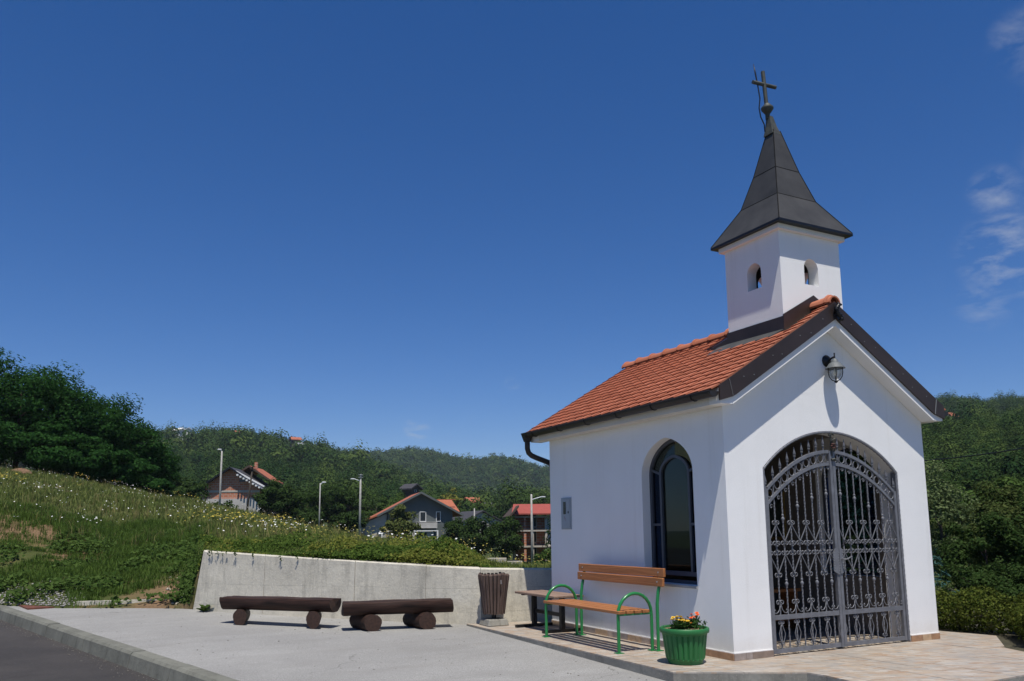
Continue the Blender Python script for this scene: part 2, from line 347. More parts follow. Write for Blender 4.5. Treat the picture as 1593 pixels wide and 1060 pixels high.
# ------------------------------------------------------------------ terrain table: columns of (q, py) or (q, z) profiles
ridgeA = [(-700, 640), (-300, 650), (0, 668), (220, 674), (260, 670), (300, 675), (365, 667), (400, 676), (440, 684), (480, 690), (520, 700), (555, 708), (578, 720), (614, 736), (650, 750), (700, 765), (760, 778), (857, 790), (1000, 760), (1200, 690), (1350, 640), (1450, 617), (1480, 613), (1510, 610), (1545, 618), (1593, 610), (1800, 600), (2400, 640)]
ridgeB = [(-700, 700), (0, 690), (300, 700), (480, 705), (532, 699), (557, 702), (586, 705), (624, 699), (663, 700), (689, 706), (714, 713), (743, 718), (756, 714), (774, 712), (805, 714), (830, 721), (851, 727), (950, 735), (1200, 720), (1400, 700), (1800, 690), (2400, 700)]
def interp(tab, x): return float(np.interp(x, [a for a, b in tab], [b for a, b in tab]))
# near profile columns: px -> list of (q, py)
NEAR = {
 -700: [(40, 'z', .5), (46, 'z', 3), (60, 'z', 6), (75, 'z', 7.5), (110, 'z', 9), (200, 'z', 14)],
 -300: [(34, 'z', .3), (37, 'z', 1.5), (45, 'z', 4.2), (60, 'z', 6.4), (110, 'z', 8), (200, 'z', 12)],
 -120: [(19, 'z', .15), (21.5, 'z', 1.0), (26, 'z', 2.2), (46, 'z', 5.3), (62, 'z', 6.4), (110, 'z', 7), (200, 'z', 10)],
 0: [(15.4, 'z', .09), (17.5, 'p', 893), (19.5, 'p', 850), (22, 'p', 808), (25, 'p', 787), (33, 'p', 756), (46, 'p', 732), (60, 'z', 5.7), (110, 'z', 6), (200, 'z', 9)],
 100: [(14.8, 'z', .09), (17, 'p', 900), (19.5, 'p', 862), (22.5, 'p', 820), (26, 'p', 797), (34, 'p', 767), (46, 'p', 745), (60, 'z', 5.0), (110, 'z', 5.2), (200, 'z', 8)],
 200: [(14.8, 'z', .07), (17, 'p', 902), (19.5, 'p', 868), (22.5, 'p', 838), (27, 'p', 808), (34, 'p', 782), (46, 'p', 764), (60, 'z', 4.2), (110, 'z', 4.4), (200, 'z', 7)],
 285: [(14.7, 'z', .10), (16.6, 'p', 893), (18.5, 'p', 868), (22, 'p', 843), (27, 'p', 815), (35, 'p', 793), (46, 'p', 779), (60, 'z', 3.2), (110, 'z', 3.9), (200, 'z', 6)],
 303: [(14.6, 'z', .15), (15.2, 'z', .6), (15.9, 'z', .95), (18.5, 'p', 858), (22, 'p', 838), (27, 'p', 815), (35, 'p', 795), (46, 'p', 782), (60, 'z', 3.0), (110, 'z', 3.8), (200, 'z', 6)],
 318: [(14.62, 'z', 1.0), (15.2, 'z', 1.06), (18.5, 'p', 852), (22, 'p', 835), (27, 'p', 815), (35, 'p', 797), (46, 'p', 785), (60, 'z', 2.9), (110, 'z', 3.7), (200, 'z', 6)],
 400: [(14.1, 'z', .97), (15, 'z', 1.02), (19, 'p', 846), (25, 'p', 828), (33, 'p', 811), (42, 'p', 802), (60, 'z', 1.8), (110, 'z', 3.0), (200, 'z', 5)],
 500: [(13.45, 'z', .92), (14.5, 'z', .97), (18, 'p', 853), (24, 'p', 836), (32, 'p', 824), (40, 'z', 1.1), (60, 'z', .6), (110, 'z', 1.6), (200, 'z', 4)],
 600: [(13.05, 'z', .88), (14, 'z', .93), (18, 'p', 858), (24, 'p', 846), (30, 'z', .8), (40, 'z', .3), (60, 'z', -.6), (110, 'z', .4), (200, 'z', 3)],
 700: [(12.65, 'z', .83), (14, 'z', .86), (17, 'p', 866), (21, 'z', .6), (30, 'z', .2), (60, 'z', -1.5), (110, 'z', -1.2), (200, 'z', 2)],
 800: [(12.8, 'z', .74), (13.5, 'z', .72), (16, 'z', .52), (20, 'z', .2), (30, 'z', -.7), (60, 'z', -2.2), (110, 'z', -2.2), (200, 'z', 1)],
 880: [(13.1, 'z', .70), (14.0, 'z', .66), (16, 'z', .46), (20, 'z', .1), (30, 'z', -.8), (60, 'z', -2.4), (110, 'z', -2.4), (200, 'z', 1)],
 1060: [(14.1, 'z', .62), (15, 'z', .6), (18, 'z', .2), (30, 'z', -1), (60, 'z', -2.4), (110, 'z', -2), (200, 'z', 3)],
 1150: [(9, 'z', -.35), (14, 'z', -.2), (20, 'z', -.2), (40, 'z', -1), (110, 'z', 0), (200, 'z', 12)],
 1450: [(9, 'z', -.35), (14, 'z', -.15), (20, 'z', -.1), (40, 'z', -.5), (110, 'z', 4), (200, 'z', 22)],
 1800: [(6, 'z', -.35), (14, 'z', -.15), (20, 'z', 0), (40, 'z', 0), (110, 'z', 6), (200, 'z', 26)],
 2400: [(6, 'z', -.35), (14, 'z', -.15), (20, 'z', 0), (40, 'z', 0), (110, 'z', 6), (200, 'z', 20)],
}
def slope_at(px, py): d = ray(px, py); return d[2]/(d@Fh)
def hill_row(px):
    zA = CAM[2]+650*slope_at(px, interp(ridgeA, px))-14.5; zB = CAM[2]+1300*slope_at(px, interp(ridgeB, px))-16
    near = interp([(-700, 20), (200, 12), (650, 6), (857, 3), (1200, 22), (1450, 32), (2400, 30)], px)
    return [(350, max(near, zA*.40)), (500, max(near+2, zA*.76)), (650, zA), (820, min(zA*.75, zB*.4)), (1050, zB*.72), (1300, zB), (1700, zB*.55), (2600, zB*.5)]
cols = sorted(NEAR); PXS = np.array(cols, float)
QG = np.concatenate([np.linspace(0, 1, 60)[:-1]*0, []]) if False else None
tabs = []
for c in cols:
    rows = [(q, CAM[2]+q*slope_at(c, v)) if k == 'p' else (q, v) for q, k, v in NEAR[c]]
    tabs.append(rows)
def near_z(px, q):
    px = min(max(px, cols[0]), cols[-1]); i = int(np.clip(np.searchsorted(PXS, px)-1, 0, len(cols)-2)); t = (px-PXS[i])/(PXS[i+1]-PXS[i])
    def one(rows): return float(np.interp(math.log(q), [math.log(a) for a, b in rows], [b for a, b in rows]))
    def prof(k):
        rows = tabs[k]; d0 = rows[0][0]
        return rows
    # blend in the start distance too, so that the bank foot runs straight between columns
    a, b = tabs[i], tabs[i+1]; d0 = a[0][0]*(1-t)+b[0][0]*t
    def sh(rows):
        s0 = rows[0][0]; r = [(math.log(q_ if q_ > s0+6 else d0+(q_-s0)), z) for q_, z in rows]; return float(np.interp(math.log(max(q, d0)), [x for x, y in r], [y for x, y in r]))
    return sh(a)*(1-t)+sh(b)*t
def start_q(px):
    return float(np.interp(px, PXS, [t_[0][0] for t_ in tabs]))
from mathutils import noise as mnoise
def terr_z(px, q, rough=True):
    hr = hill_row(px)
    if q <= 200: z = near_z(px, q)
    else:
        z200 = near_z(px, 200); z = float(np.interp(q, [200]+[a for a, b in hr], [z200]+[b for a, b in hr]))
    if rough and q > 15:
        x, y = px_xy(px, q)
        amp = .10*min(1, (q-15)/3)
        z += amp*mnoise.noise((x*.55, y*.55, 0)) + amp*.6*mnoise.noise((x*1.6, y*1.6, 3))
        if q > 220: z += min(1, (q-220)/200)*q*.006*mnoise.noise((x*.012, y*.012, 5)) - q*.001
    return z
def px_xy(px, q):
    s = col_s(px); p = CAM + Fh*q + Rh*(s*q); return p[0], p[1]
pxs = np.array(list(np.arange(-700, -120, 58)) + list(np.arange(-120, 1100, 12)) + list(np.arange(1100, 1800, 25)) + list(np.arange(1800, 2401, 100)), float)
NT_ = 97; TV = []
ts = np.linspace(0, 1, NT_)
for p_ in pxs:
    q0 = start_q(p_)
    x, y = px_xy(p_, q0-.01); TV.append((x, y, -.6))
    for t_ in ts[:-1]:
        q = q0*(2500/q0)**(t_**1.35) if t_ > 0 else q0
        x, y = px_xy(p_, q); TV.append((x, y, terr_z(p_, q)))
TV = np.array(TV); nc = len(pxs)
TF = np.array([(i*NT_+j, (i+1)*NT_+j, (i+1)*NT_+j+1, i*NT_+j+1) for i in range(nc-1) for j in range(NT_-1)])
def terrain_mat():
    t = NT('meadow_ground'); P = t.obj()
    c = t.mix(t.rng(t.noise(.35, 6, .65), .35, .65), (.045, .062, .018), (.085, .095, .03))
    c = t.mix(t.rng(t.noise(1.1, 6, .7), .56, .70), c, (.20, .125, .065))
    c = t.mix(t.rng(t.noise(6, 4, .7), .55, .7, 0, .6), c, (.03, .045, .014))
    for cpx, cq, r_ in ((25, 21.5, 2.1), (-40, 22.5, 2.4), (290, 15.6, 1.2), (140, 19.5, .7)):
        x_, y_ = px_xy(cpx, cq); dd = t.n('ShaderNodeVectorMath', operation='DISTANCE'); t.set(dd.inputs[0], P); dd.inputs[1].default_value = (x_, y_, terr_z(cpx, cq))
        c = t.mix(t.rng(t.math('ADD', dd.outputs['Value'], t.math('MULTIPLY', t.noise(1.4, 5, .7), 2.4)), r_*.7+1.1, r_+1.4, 1, 0), c, t.mix(t.noise(9, 5, .7), (.13, .078, .042), (.27, .18, .11)))
    cdn = t.n('ShaderNodeVectorMath', operation='LENGTH'); t.set(cdn.inputs[0], P)
    c = t.mix(t.rng(cdn.outputs['Value'], 50, 130), c, (.035, .055, .02))
    return t.pbr(c, .95, 0, t.bump(t.noise(12, 6, .7), .8, .05), .1)
me = np_mesh('terrain', TV, TF, terrain_mat()); me.polygons.foreach_set('use_smooth', [True]*len(me.polygons)); inst('terrain', me)['kind'] = 'structure'
gm = simple('verge_ground', (.07, .085, .03), .95, 0, .3, .5, 8, .5)
sheet('ground', [(-3000, -3000), (3000, -3000), (3000, 3000), (-3000, 3000)], lambda x, y: -9, gm)
ga = CAM - Fh*2
sheet('verge', [tuple((CAM+Fh*a+Rh*b)[:2]) for a, b in ((7, -60), (7, 70), (-200, 250), (-200, -250))], lambda x, y: -.85, gm)

# ------------------------------------------------------------------ retaining wall of cast panels
rw = empty('retaining_wall', (WP[0][0], WP[0][1], 0)); tag(rw, 'long low weathered concrete retaining wall below the meadow, stained with vertical joints', 'wall')
def wall_top(d): return 1.075 - .0475*d
def seg_pts(pts):
    out = [(pts[0], 0)]; d = 0
    for a, b in zip(pts[:-1], pts[1:]): d += math.hypot(b[0]-a[0], b[1]-a[1]); out.append((b, d))
    return out
def along(d):
    acc = 0
    for a, b in zip(WP[:-1], WP[1:]):
        L = math.hypot(b[0]-a[0], b[1]-a[1])
        if d <= acc+L+1e-6 or b is WP[-1]:
            t = (d-acc)/L; return (a[0]+(b[0]-a[0])*t, a[1]+(b[1]-a[1])*t), ((b[0]-a[0])/L, (b[1]-a[1])/L)
        acc += L
cuts = [0, 1.62, 3.42, 4.70, 5.62, 7.02, 8.6, 11]
for k, (a, b) in enumerate(zip(cuts[:-1], cuts[1:])):
    mb = MB(); n = 6; prevT = None; vs = []
    off = random.uniform(-.006, .006)
    for i in range(n+1):
        d = a+.004+(b-a-.008)*i/n; (x, y), (tx, ty) = along(d)
        nx, ny = -ty, tx                                   # towards the meadow
        if nx*1+ny*1 < 0: nx, ny = -nx, -ny
        lean = .16 if (k == 0) else .0
        zt = wall_top(d) if d < 5.65 else .805-(d-5.65)*.03
        x0 = x+nx*off; y0 = y+ny*off
        sx = tx*(.20 if (k == 0 and i == 0) else 0); sy = ty*(.20 if (k == 0 and i == 0) else 0)
        vs += [(x0, y0, -.2), (x0+sx+nx*.03, y0+sy+ny*.03, zt-.018), (x0+sx+nx*.048, y0+sy+ny*.048, zt), (x0+sx+nx*.3, y0+sy+ny*.3, zt), (x0+nx*.3, y0+ny*.3, -.2)]
    fs = [(4, 3, 2, 1, 0), tuple(n*5+j for j in range(5))]
    for i in range(n): fs += [(i*5+j, i*5+(j+1) % 5, (i+1)*5+(j+1) % 5, (i+1)*5+j) for j in range(5)]
    mb.add([(x-WP[0][0], y-WP[0][1], z) for x, y, z in vs], fs); mb.build('wall_panel', M_CONC, rw)
# ------------------------------------------------------------------ terrace with floor tiles
TP = [(-1.0, 4.60), (-.97, 2.2), (-.96, -.20), (-.486, -.506), (.108, -.865), (.143, -1.063), (.11, -1.38), (.0, -2.6), (1.15, -1.99), (1.72, -1.95), (2.6, -1.9), (3.12, -1.13), (3.23, -.86), (4.15, -.18), (4.0, .47), (4.3, 4.35), (.3, 4.37), (-.8, 4.5)]
TP[7] = (.35, -2.05)
terrace = MB(); terrace.prism(TP, -.42, -.014, lambda u, v, t: (u, v, t)); tero = terrace.build('terrace', M_CON3); tero['kind'] = 'structure'
def inside(pts, x, y):
    r = False; n = len(pts)
    for i in range(n):
        (x1, y1), (x2, y2) = pts[i], pts[(i+1) % n]
        if (y1 > y) != (y2 > y) and x < (x2-x1)*(y-y1)/(y2-y1)+x1: r = not r
    return r
def clip_poly(sub, x0, y0, x1, y1):
    def clip(p, f, ins):
        out = []
        for i in range(len(p)):
            a, b = p[i-1], p[i]
            if ins(b):
                if not ins(a): out.append(f(a, b))
                out.append(b)
            elif ins(a): out.append(f(a, b))
        return out
    def fx(X): return lambda a, b: (X, a[1]+(b[1]-a[1])*(X-a[0])/(b[0]-a[0]))
    def fy(Y): return lambda a, b: (a[0]+(b[0]-a[0])*(Y-a[1])/(b[1]-a[1]), Y)
    for f, ins in ((fx(x0), lambda p: p[0] >= x0), (fx(x1), lambda p: p[0] <= x1), (fy(y0), lambda p: p[1] >= y0), (fy(y1), lambda p: p[1] <= y1)):
        if len(sub) < 3: return []
        sub = clip(sub, f, ins)
    return sub
TS = .33; nt = 0
x = -1.05
while x < 4.4:
    y = -2.1
    while y < 4.6:
        cx_, cy_ = x+TS/2, y+TS/2
        hid = (.32 < x and x+TS < 2.98 and .9 < y and y+TS < 3.5) or (x > 3.3 and y > .9)
        if not hid:
            p = clip_poly(list(TP), x+.0018, y+.0018, x+TS-.0018, y+TS-.0018)
            ok = len(p) >= 3 and abs(sum(p[i-1][0]*p[i][1]-p[i][0]*p[i-1][1] for i in range(len(p))))/2 > .004
            if ok:
                q_ = [];
                for a_ in p:
                    if not q_ or math.hypot(a_[0]-q_[-1][0], a_[1]-q_[-1][1]) > 1e-4: q_.append(a_)
                tz = random.uniform(-.0012, .0008)
                MB().prism(q_, -.0135, tz, lambda u, v, t: (u, v, t)).build('floor_tile', M_FLOOR, tero); nt += 1
        y += TS
    x += TS
# ------------------------------------------------------------------ chapel
H, L, W = 2.687, 3.775, 3.3; XM = W/2; TH = .28; OF, OS, OB = .175, .18, .25
ch = empty('chapel'); tag(ch, 'small white stucco chapel with red tiled roof and dark pointed spire', 'chapel')
def gable_top(u): return min(2.70+(u)*.63, 2.70+(W-u)*.63)
def wall_open(mp, u0, u1, zb, topf, arch, sill, t, extra=()):
    """solid wall with one arched opening; arch: list of (u,z) from left to right, first/last are the jamb feet spring points"""
    mb = MB(); a0, a1 = arch[0][0], arch[-1][0]
    def slab(poly): mb.prism(poly, 0, t, mp)
    us = sorted(set([u0, a0] + [e for e in extra if u0 < e < a0])); 
    for p, q in zip(us[:-1], us[1:]): slab([(p, zb), (q, zb), (q, topf(q)), (p, topf(p))])
    us = sorted(set([a1, u1] + [e for e in extra if a1 < e < u1]))
    for p, q in zip(us[:-1], us[1:]): slab([(p, zb), (q, zb), (q, topf(q)), (p, topf(p))])
    for (p, zp), (q, zq) in zip(arch[:-1], arch[1:]): slab([(p, zp), (q, zq), (q, topf(q)), (p, topf(p))])
    if sill > zb: slab([(a0, zb), (a1, zb), (a1, sill), (a0, sill)])
    return mb
def clean(mb):    # merge the strips of a wall into one skin
    me = bpy.data.meshes.new('tmp'); me.from_pydata(mb.v, [], mb.f); bm = bmesh.new(); bm.from_mesh(me)
    bmesh.ops.remove_doubles(bm, verts=bm.verts, dist=1e-5)
    seen = {}
    for f in bm.faces: seen.setdefault(tuple(sorted(v.index for v in f.verts)), []).append(f)
    dead = [f for fs in seen.values() if len(fs) > 1 for f in fs]
    bmesh.ops.delete(bm, geom=dead, context='FACES_ONLY'); bmesh.ops.recalc_face_normals(bm, faces=bm.faces)
    r = MB(); bm.verts.index_update(); r.v = [tuple(v.co) for v in bm.verts]; r.f = [tuple(v.index for v in f.verts) for f in bm.faces]
    bm.free(); bpy.data.meshes.remove(me); return r
def seg_arch(u0, u1, zs, rise, n=24):
    h = (u1-u0)/2; c = (u0+u1)/2; Rr = (h*h+rise*rise)/(2*rise); a = math.asin(h/Rr); out = []
    for i in range(n+1):
        t = -a+2*a*i/n; out.append((c+Rr*math.sin(t), zs+rise-Rr+Rr*math.cos(t)))
    return out
def pt_arch(u0, u1, zs, rise, n=20, p=.16):
    h = (u1-u0)/2; c = (u0+u1)/2
    return [(c-h*math.cos(math.pi*i/n), zs+rise*((1-p)*math.sin(math.pi*i/n)+p*(1-abs(math.cos(math.pi*i/n))))) for i in range(n+1)]
def ell_arch(u0, u1, zs, rise, n=20, pw=1.0):
    h = (u1-u0)/2; c = (u0+u1)/2
    return [(c-h*math.cos(math.pi*i/n), zs+rise*math.sin(math.pi*i/n)**pw) for i in range(n+1)]
G0, G1, GS, GR = .545, 2.775, 2.03, .462
GC = (G0+G1)/2
front = lambda u, z, t: (u, t, z)
ga_ = seg_arch(G0, G1, GS, GR)
garch = [(G0, GS)] + ga_[1:-1] + [(G1, GS)]
if not any(abs(u-XM) < 1e-6 for u, z in garch): garch = sorted(garch + [(XM, GS+GR)])
wf = clean(wall_open(front, 0, W, 0, gable_top, garch, 0, TH)); wf.build('wall', M_ST, ch)
WY0, WY1, WZS, WR, WSILL = .535, 1.50, 2.03, .42, .735
warch = pt_arch(WY0, WY1, WZS, WR)
left = lambda u, z, t: (t, u, z)
right = lambda u, z, t: (W-t, u, z)
for mp in (left, right):
    clean(wall_open(mp, TH, L, 0, lambda u: 2.72, warch, WSILL, TH)).build('wall', M_ST, ch)
MB().prism([(TH, 0), (W-TH, 0), (W-TH, gable_top(TH)), (XM, gable_top(XM)), (TH, gable_top(TH))], L-TH, L, lambda u, v, t: (u, t, v)).build('wall', M_ST, ch)
# interior lining: back wall, ceiling, floor
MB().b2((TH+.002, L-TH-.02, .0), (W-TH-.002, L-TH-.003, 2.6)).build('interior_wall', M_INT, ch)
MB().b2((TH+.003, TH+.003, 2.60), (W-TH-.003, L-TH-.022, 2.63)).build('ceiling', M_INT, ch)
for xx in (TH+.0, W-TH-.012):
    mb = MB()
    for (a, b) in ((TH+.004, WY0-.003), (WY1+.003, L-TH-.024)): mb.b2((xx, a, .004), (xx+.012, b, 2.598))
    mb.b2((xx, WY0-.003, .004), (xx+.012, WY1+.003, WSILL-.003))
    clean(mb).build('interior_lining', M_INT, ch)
# plinth tiles, each one a slip of stone look tile
PLH = .068
def plinth(p0, p1, nrm):
    p0 = Vector(p0); p1 = Vector(p1); d = (p1-p0); Lg = d.length; d.normalize(); s_ = 0
    while s_ < Lg-.01:
        wd = min(random.choice((.12, .165, .2, .09, .25)), Lg-s_)
        if Lg-s_-wd < .05: wd = Lg-s_
        c = p0+d*(s_+wd/2)+Vector(nrm)*.004
        rot = Matrix.Rotation(math.atan2(d.y, d.x), 3, 'Z')
        mm = PLM[random.randrange(len(PLM))]
        MB().box((c.x, c.y, PLH/2+.001), (wd-.004, .014+random.uniform(0, .003), PLH), rot).build('plinth_tile', mm, ch)
        s_ += wd
PLM = [simple('plinth_slip_%d' % i, c, .6, 0, .22, 14, 40, .2) for i, c in enumerate(((.36, .21, .12), (.42, .33, .26), (.30, .25, .22), (.46, .32, .20), (.25, .19, .15)))]
plinth((-.004, L, 0), (-.004, -.010, 0), (-1, 0, 0)); plinth((-.010, -.004, 0), (G0-.002, -.004, 0), (0, -1, 0)); plinth((G1+.002, -.004, 0), (W+.004, -.004, 0), (0, -1, 0))
for a_, b_ in (((-.011, -.009, PLH+.002), (-.0005, L, PLH+.012)), ((-.0005, -.011, PLH+.002), (G0-.003, -.0005, PLH+.012)), ((G1+.003, -.011, PLH+.002), (W, -.0005, PLH+.012))): MB().b2(a_, b_).build('plinth_grout', M_TRIM, ch)
# roof slab: white eaves and verge
TT = lambda x: 2.842+(x+.196)*.616 if x <= XM else 2.842+(W+.196-x)*.616
roof = [(-OS, H), (-.002, H), (XM, 3.727), (W+.002, H), (W+OS, H), (W+OS, TT(W+OS)), (XM, TT(XM)), (-OS, TT(-OS))]
# verge slab, front overhang and back overhang, plus the eaves boxes along the sides
for ya, yb in ((-OF, -.003), (L+.003, L+OB)):
    hollow = MB(); hollow.prism(roof[:3]+[roof[6], roof[7]], ya, yb, lambda u, v, t: (u, t, v)); hollow.prism([roof[2], roof[3], roof[4], roof[5], roof[6]], ya, yb, lambda u, v, t: (u, t, v))
    clean(hollow).build('verge', M_TRIM, ch)
for s_ in (0, 1):
    f = (lambda u, v, t: (u, t, v)) if s_ == 0 else (lambda u, v, t: (W-u, t, v))
    MB().prism([(-OS, H), (-.003, H), (-.003, TT(-.003)), (-OS, TT(-OS))], -.001, L+.001, f).build('eave', M_SOFF, ch)
    MB().prism([(.0, TT(0)-.10), (XM, TT(XM)-.10), (XM, TT(XM)), (0, TT(0))], .002, L-.002, f).build('roof_deck', M_SOFF, ch)
# brown barge boards
for s_ in (0, 1):
    f = (lambda u, v, t: (u, t, v)) if s_ == 0 else (lambda u, v, t: (W-u, t, v))
    for ya, yb in ((-OF-.022, -OF-.002), (L+OB+.002, L+OB+.022)):
        o = MB().prism([(-.20, 2.712), (-.02, 2.764), (.03, 2.79), (XM+.0, 3.812), (XM+.0, TT(XM)+.035), (-.20, TT(-.2)+.035)], ya, yb, f).build('barge_board', M_BRN, ch)
        if ya < 0:
            seam = MB().prism([(-.02, 2.764), (-.012, 2.766), (-.055, 2.955), (-.063, 2.951)], ya-.004, ya-.001, f).build('seam', simple('seam_edge', (.16, .15, .14), .5, .3) if s_ == 0 and ya < -.1 else M_PALE, o)
            for k in range(7):
                u = .12+k*.22+random.uniform(-.05, .05); v = TT(u)-.06-(.06 if k % 2 else 0)
                MB().lathe([(.006, 0), (.005, .003), (.0, .004)], 6).build('rivet', M_PALE, o, loc=f(u, v, ya-.001), rot=(R(90), 0, 0))
# metal ornament cap at the gable apex
mb = MB()
for k in range(9):
    a = k*.7; rr = .05*(1-k/14)
    mb.tube([(XM+.055*math.cos(a)*k/9, -OF-.05-.02*math.sin(k), 3.99-.022*k), (XM+.04*math.cos(a+1), -OF-.075, 3.975-.022*k), (XM+.055*math.cos(a+2), -OF-.045, 3.95-.022*k)], [.022, .026, .012], 6)
mb.build('apex_ornament', M_BLK, ch, smooth=True)
# tiles
ang = math.atan(.616); NROW, NCOL = 16, 20; x_e = -.262; sl_len = (XM-x_e)/math.cos(ang); course = sl_len/NROW
y_a, y_b = -OF+.012, L+OB+.012; tw = (y_b-y_a)/NCOL
def tile_mesh(name, seed):
    mb = MB(); r_ = random.Random(seed); n = 4; vs = []; LN = course*1.45; t_ = .018
    for j, (s_, lift) in enumerate(((0, .023), (LN*.5, .011), (LN, .0))):
        for i in range(n+1):
            v = -tw/2+.0015+(tw-.003)*i/n; c_ = .004*math.sin(math.pi*i/n)-.014*(i/n)+.007
            e = (.010*math.cos(math.pi*(i/n-.5)) if j == 0 else 0)
            vs.append((s_-e, v, lift+c_+t_))
    m = n+1
    for k in range(3):
        for i in range(m): vs.append((vs[k*m+i][0]+(.002 if k == 0 else 0), vs[k*m+i][1], vs[k*m+i][2]-t_))
    fs = []
    for k in range(2):
        for i in range(n):
            a = k*m+i; fs += [(a, a+1, a+m+1, a+m), (a+3*m, a+3*m+m, a+3*m+m+1, a+3*m+1)]
    for i in range(n): fs += [(i, i+3*m, i+3*m+1, i+1)]
    for k in range(2): fs += [(k*m, (k+1)*m, (k+1)*m+3*m, k*m+3*m), (k*m+n, k*m+n+3*m, (k+1)*m+n+3*m, (k+1)*m+n)]
    mb.add(vs, fs); return mb
tmesh = [tile_mesh('roof_tile', k).mesh('roof_tile', M_TC) for k in range(2)]
tproto = tile_mesh('x', 1)
def tile_place(row, colm, side):
    s_ = row*course; y = y_a+tw*(colm+.5); xx = x_e+s_*math.cos(ang); zz = TT(xx)+.004
    return xx, y, zz
TX0, TX1, TY0, TY1 = 1.135, 2.165, .125, 1.06
tiles = []
for rI in range(NROW):
    for cI in range(NCOL):
        xx, y, zz = tile_place(rI, cI, 0)
        if xx+.06 > TX0-.1 and TY0-.02 < y < TY1+.08 and xx > 1.0: continue
        tiles.append((rI, cI, xx, y, zz))
tiles.sort(key=lambda t: -(t[0]*.02-t[1]*.05))
rest = MB()
for k, (rI, cI, xx, y, zz) in enumerate(tiles):
    j = [random.uniform(-.0025, .0025) for _ in range(3)]
    if k < 300:
        inst('roof_tile', tmesh[k % 2], ch, (xx+j[0], y+j[1], zz), (R(random.uniform(-.7, .7)), -ang+R(random.uniform(-.4, .4)), R(random.uniform(-.6, .6))))
    else:
        rot = Matrix.Rotation(-ang, 3, 'Y'); rest.add([rot @ Vector(v)+Vector((xx, y, zz)) for v in tproto.v], tproto.f)
for rI in range(NROW):
    for cI in range(NCOL):
        xx, y, zz = tile_place(rI, cI, 1)
        if xx > 1.05 and TY0-.02 < y < TY1+.08: continue
        rot = Matrix.Rotation(-ang, 3, 'Y'); rest.add([(W-(rot @ Vector(v)).x-xx, y+v[1], zz+(rot @ Vector(v)).z) for v in tproto.v], [tuple(reversed(f)) for f in tproto.f])
rest.build('roof_tiles', M_TCI, ch)['kind'] = 'stuff'
# ridge tiles
def ridge_mesh():
    mb = MB(); n = 8; vs = []; prof = ((-.02, .094), (.03, .098), (.035, .114), (.055, .122), (.075, .116), (.08, .099), (.36, .086))
    for y, r_ in prof:
        for i in range(n+1):
            a = math.pi*(i/n); vs.append((-r_*.98*math.cos(a), y, r_*.86*math.sin(a)-.012))
    m = n+1; k = len(prof)
    fs = [(a*m+i, a*m+i+1, (a+1)*m+i+1, (a+1)*m+i) for a in range(k-1) for i in range(n)]
    N = len(vs); vs += [(x*.84, y, z-.016) for x, y, z in vs]
    fs += [tuple(N+i for i in reversed(f)) for f in fs[:]]
    fs += [(i, i+1, N+i+1, N+i) for i in range(n)] + [((k-1)*m+i, N+(k-1)*m+i, N+(k-1)*m+i+1, (k-1)*m+i+1) for i in range(n)]
    mb.add(vs, fs); return mb.mesh('ridge_tile', M_TC, smooth=40)
rm = ridge_mesh(); ZR = TT(XM)+.030
nr = 9
for k in range(nr):
    yy = L+OB+.02-(k+1)*.345; 
    if yy < TY1-.02: break
    inst('ridge_tile', rm, ch, (XM, yy+.345, ZR+.004*(k % 2)), (R(random.uniform(-.6, .6)), R(random.uniform(-1, 1)), math.pi+R(random.uniform(-.8, .8))))
inst('ridge_tile', rm, ch, (XM, -OF-.005, ZR+.012), (R(1.5), 0, 0), (1, .82, 1.05))
# gutter, brackets and downpipe
def gutter(side):
    f = (lambda x, y, z: (x, y, z)) if side == 0 else (lambda x, y, z: (W-x, y, z))
    mb = MB(); n = 8; vs = []; rr = .062; cxg, czg = -.253, 2.812
    ya, yb = -OF+.005, L+OB+.03
    for y in (ya, yb):
        for r_ in (rr, rr-.004):
            for i in range(n+1):
                a = math.pi+math.pi*i/n; vs.append(f(cxg+r_*math.cos(a), y, czg+r_*math.sin(a)))
    m = n+1; fs = []
    for i in range(n): fs += [(i, i+1, 2*m+i+1, 2*m+i), (m+i, 3*m+i, 3*m+i+1, m+i+1)]
    fs += [(0, 2*m, 3*m, m), (n, m+n, 3*m+n, 2*m+n), tuple(range(0, m)), tuple(range(2*m, 3*m))]
    mb.add(vs, fs); g = mb.build('gutter', M_GUT, ch)
    MB().tube([f(cxg-rr, ya, czg), f(cxg-rr, yb, czg)], .008, 6).build('gutter_lip', M_GUT, g)
    for k in range(6):
        y = .15+k*.72; MB().tube([f(cxg+(rr+.004)*math.cos(math.pi+math.pi*i/8), y, czg+(rr+.004)*math.sin(math.pi+math.pi*i/8)) for i in range(9)], .006, 5).build('bracket', M_BLK, g)
    hop = MB(); yh = L+OB-.02
    hop.add([f(*p) for p in ((cxg-.075, yh-.07, czg+.012), (cxg+.068, yh-.07, czg+.012), (cxg+.068, yh+.07, czg+.012), (cxg-.075, yh+.07, czg+.012), (cxg-.04, yh-.04, czg-.12), (cxg+.04, yh-.04, czg-.12), (cxg+.04, yh+.04, czg-.12), (cxg-.04, yh+.04, czg-.12))], [(0, 1, 2, 3), (7, 6, 5, 4), (0, 4, 5, 1), (1, 5, 6, 2), (2, 6, 7, 3), (3, 7, 4, 0)])
    hop.build('hopper', M_GUT, g)
    path = [(cxg, yh, czg-.1), (cxg, yh, czg-.22), (cxg+.02, yh, czg-.285), (cxg+.07, yh, czg-.325), (cxg+.15, yh, czg-.355), (cxg+.36, yh, czg-.42), (cxg+.41, yh, czg-.45), (cxg+.43, yh, czg-.5), (cxg+.43, yh, .1)]
    MB().tube([f(*p) for p in path], .04, 10).build('downpipe', M_GUT, ch, smooth=60)
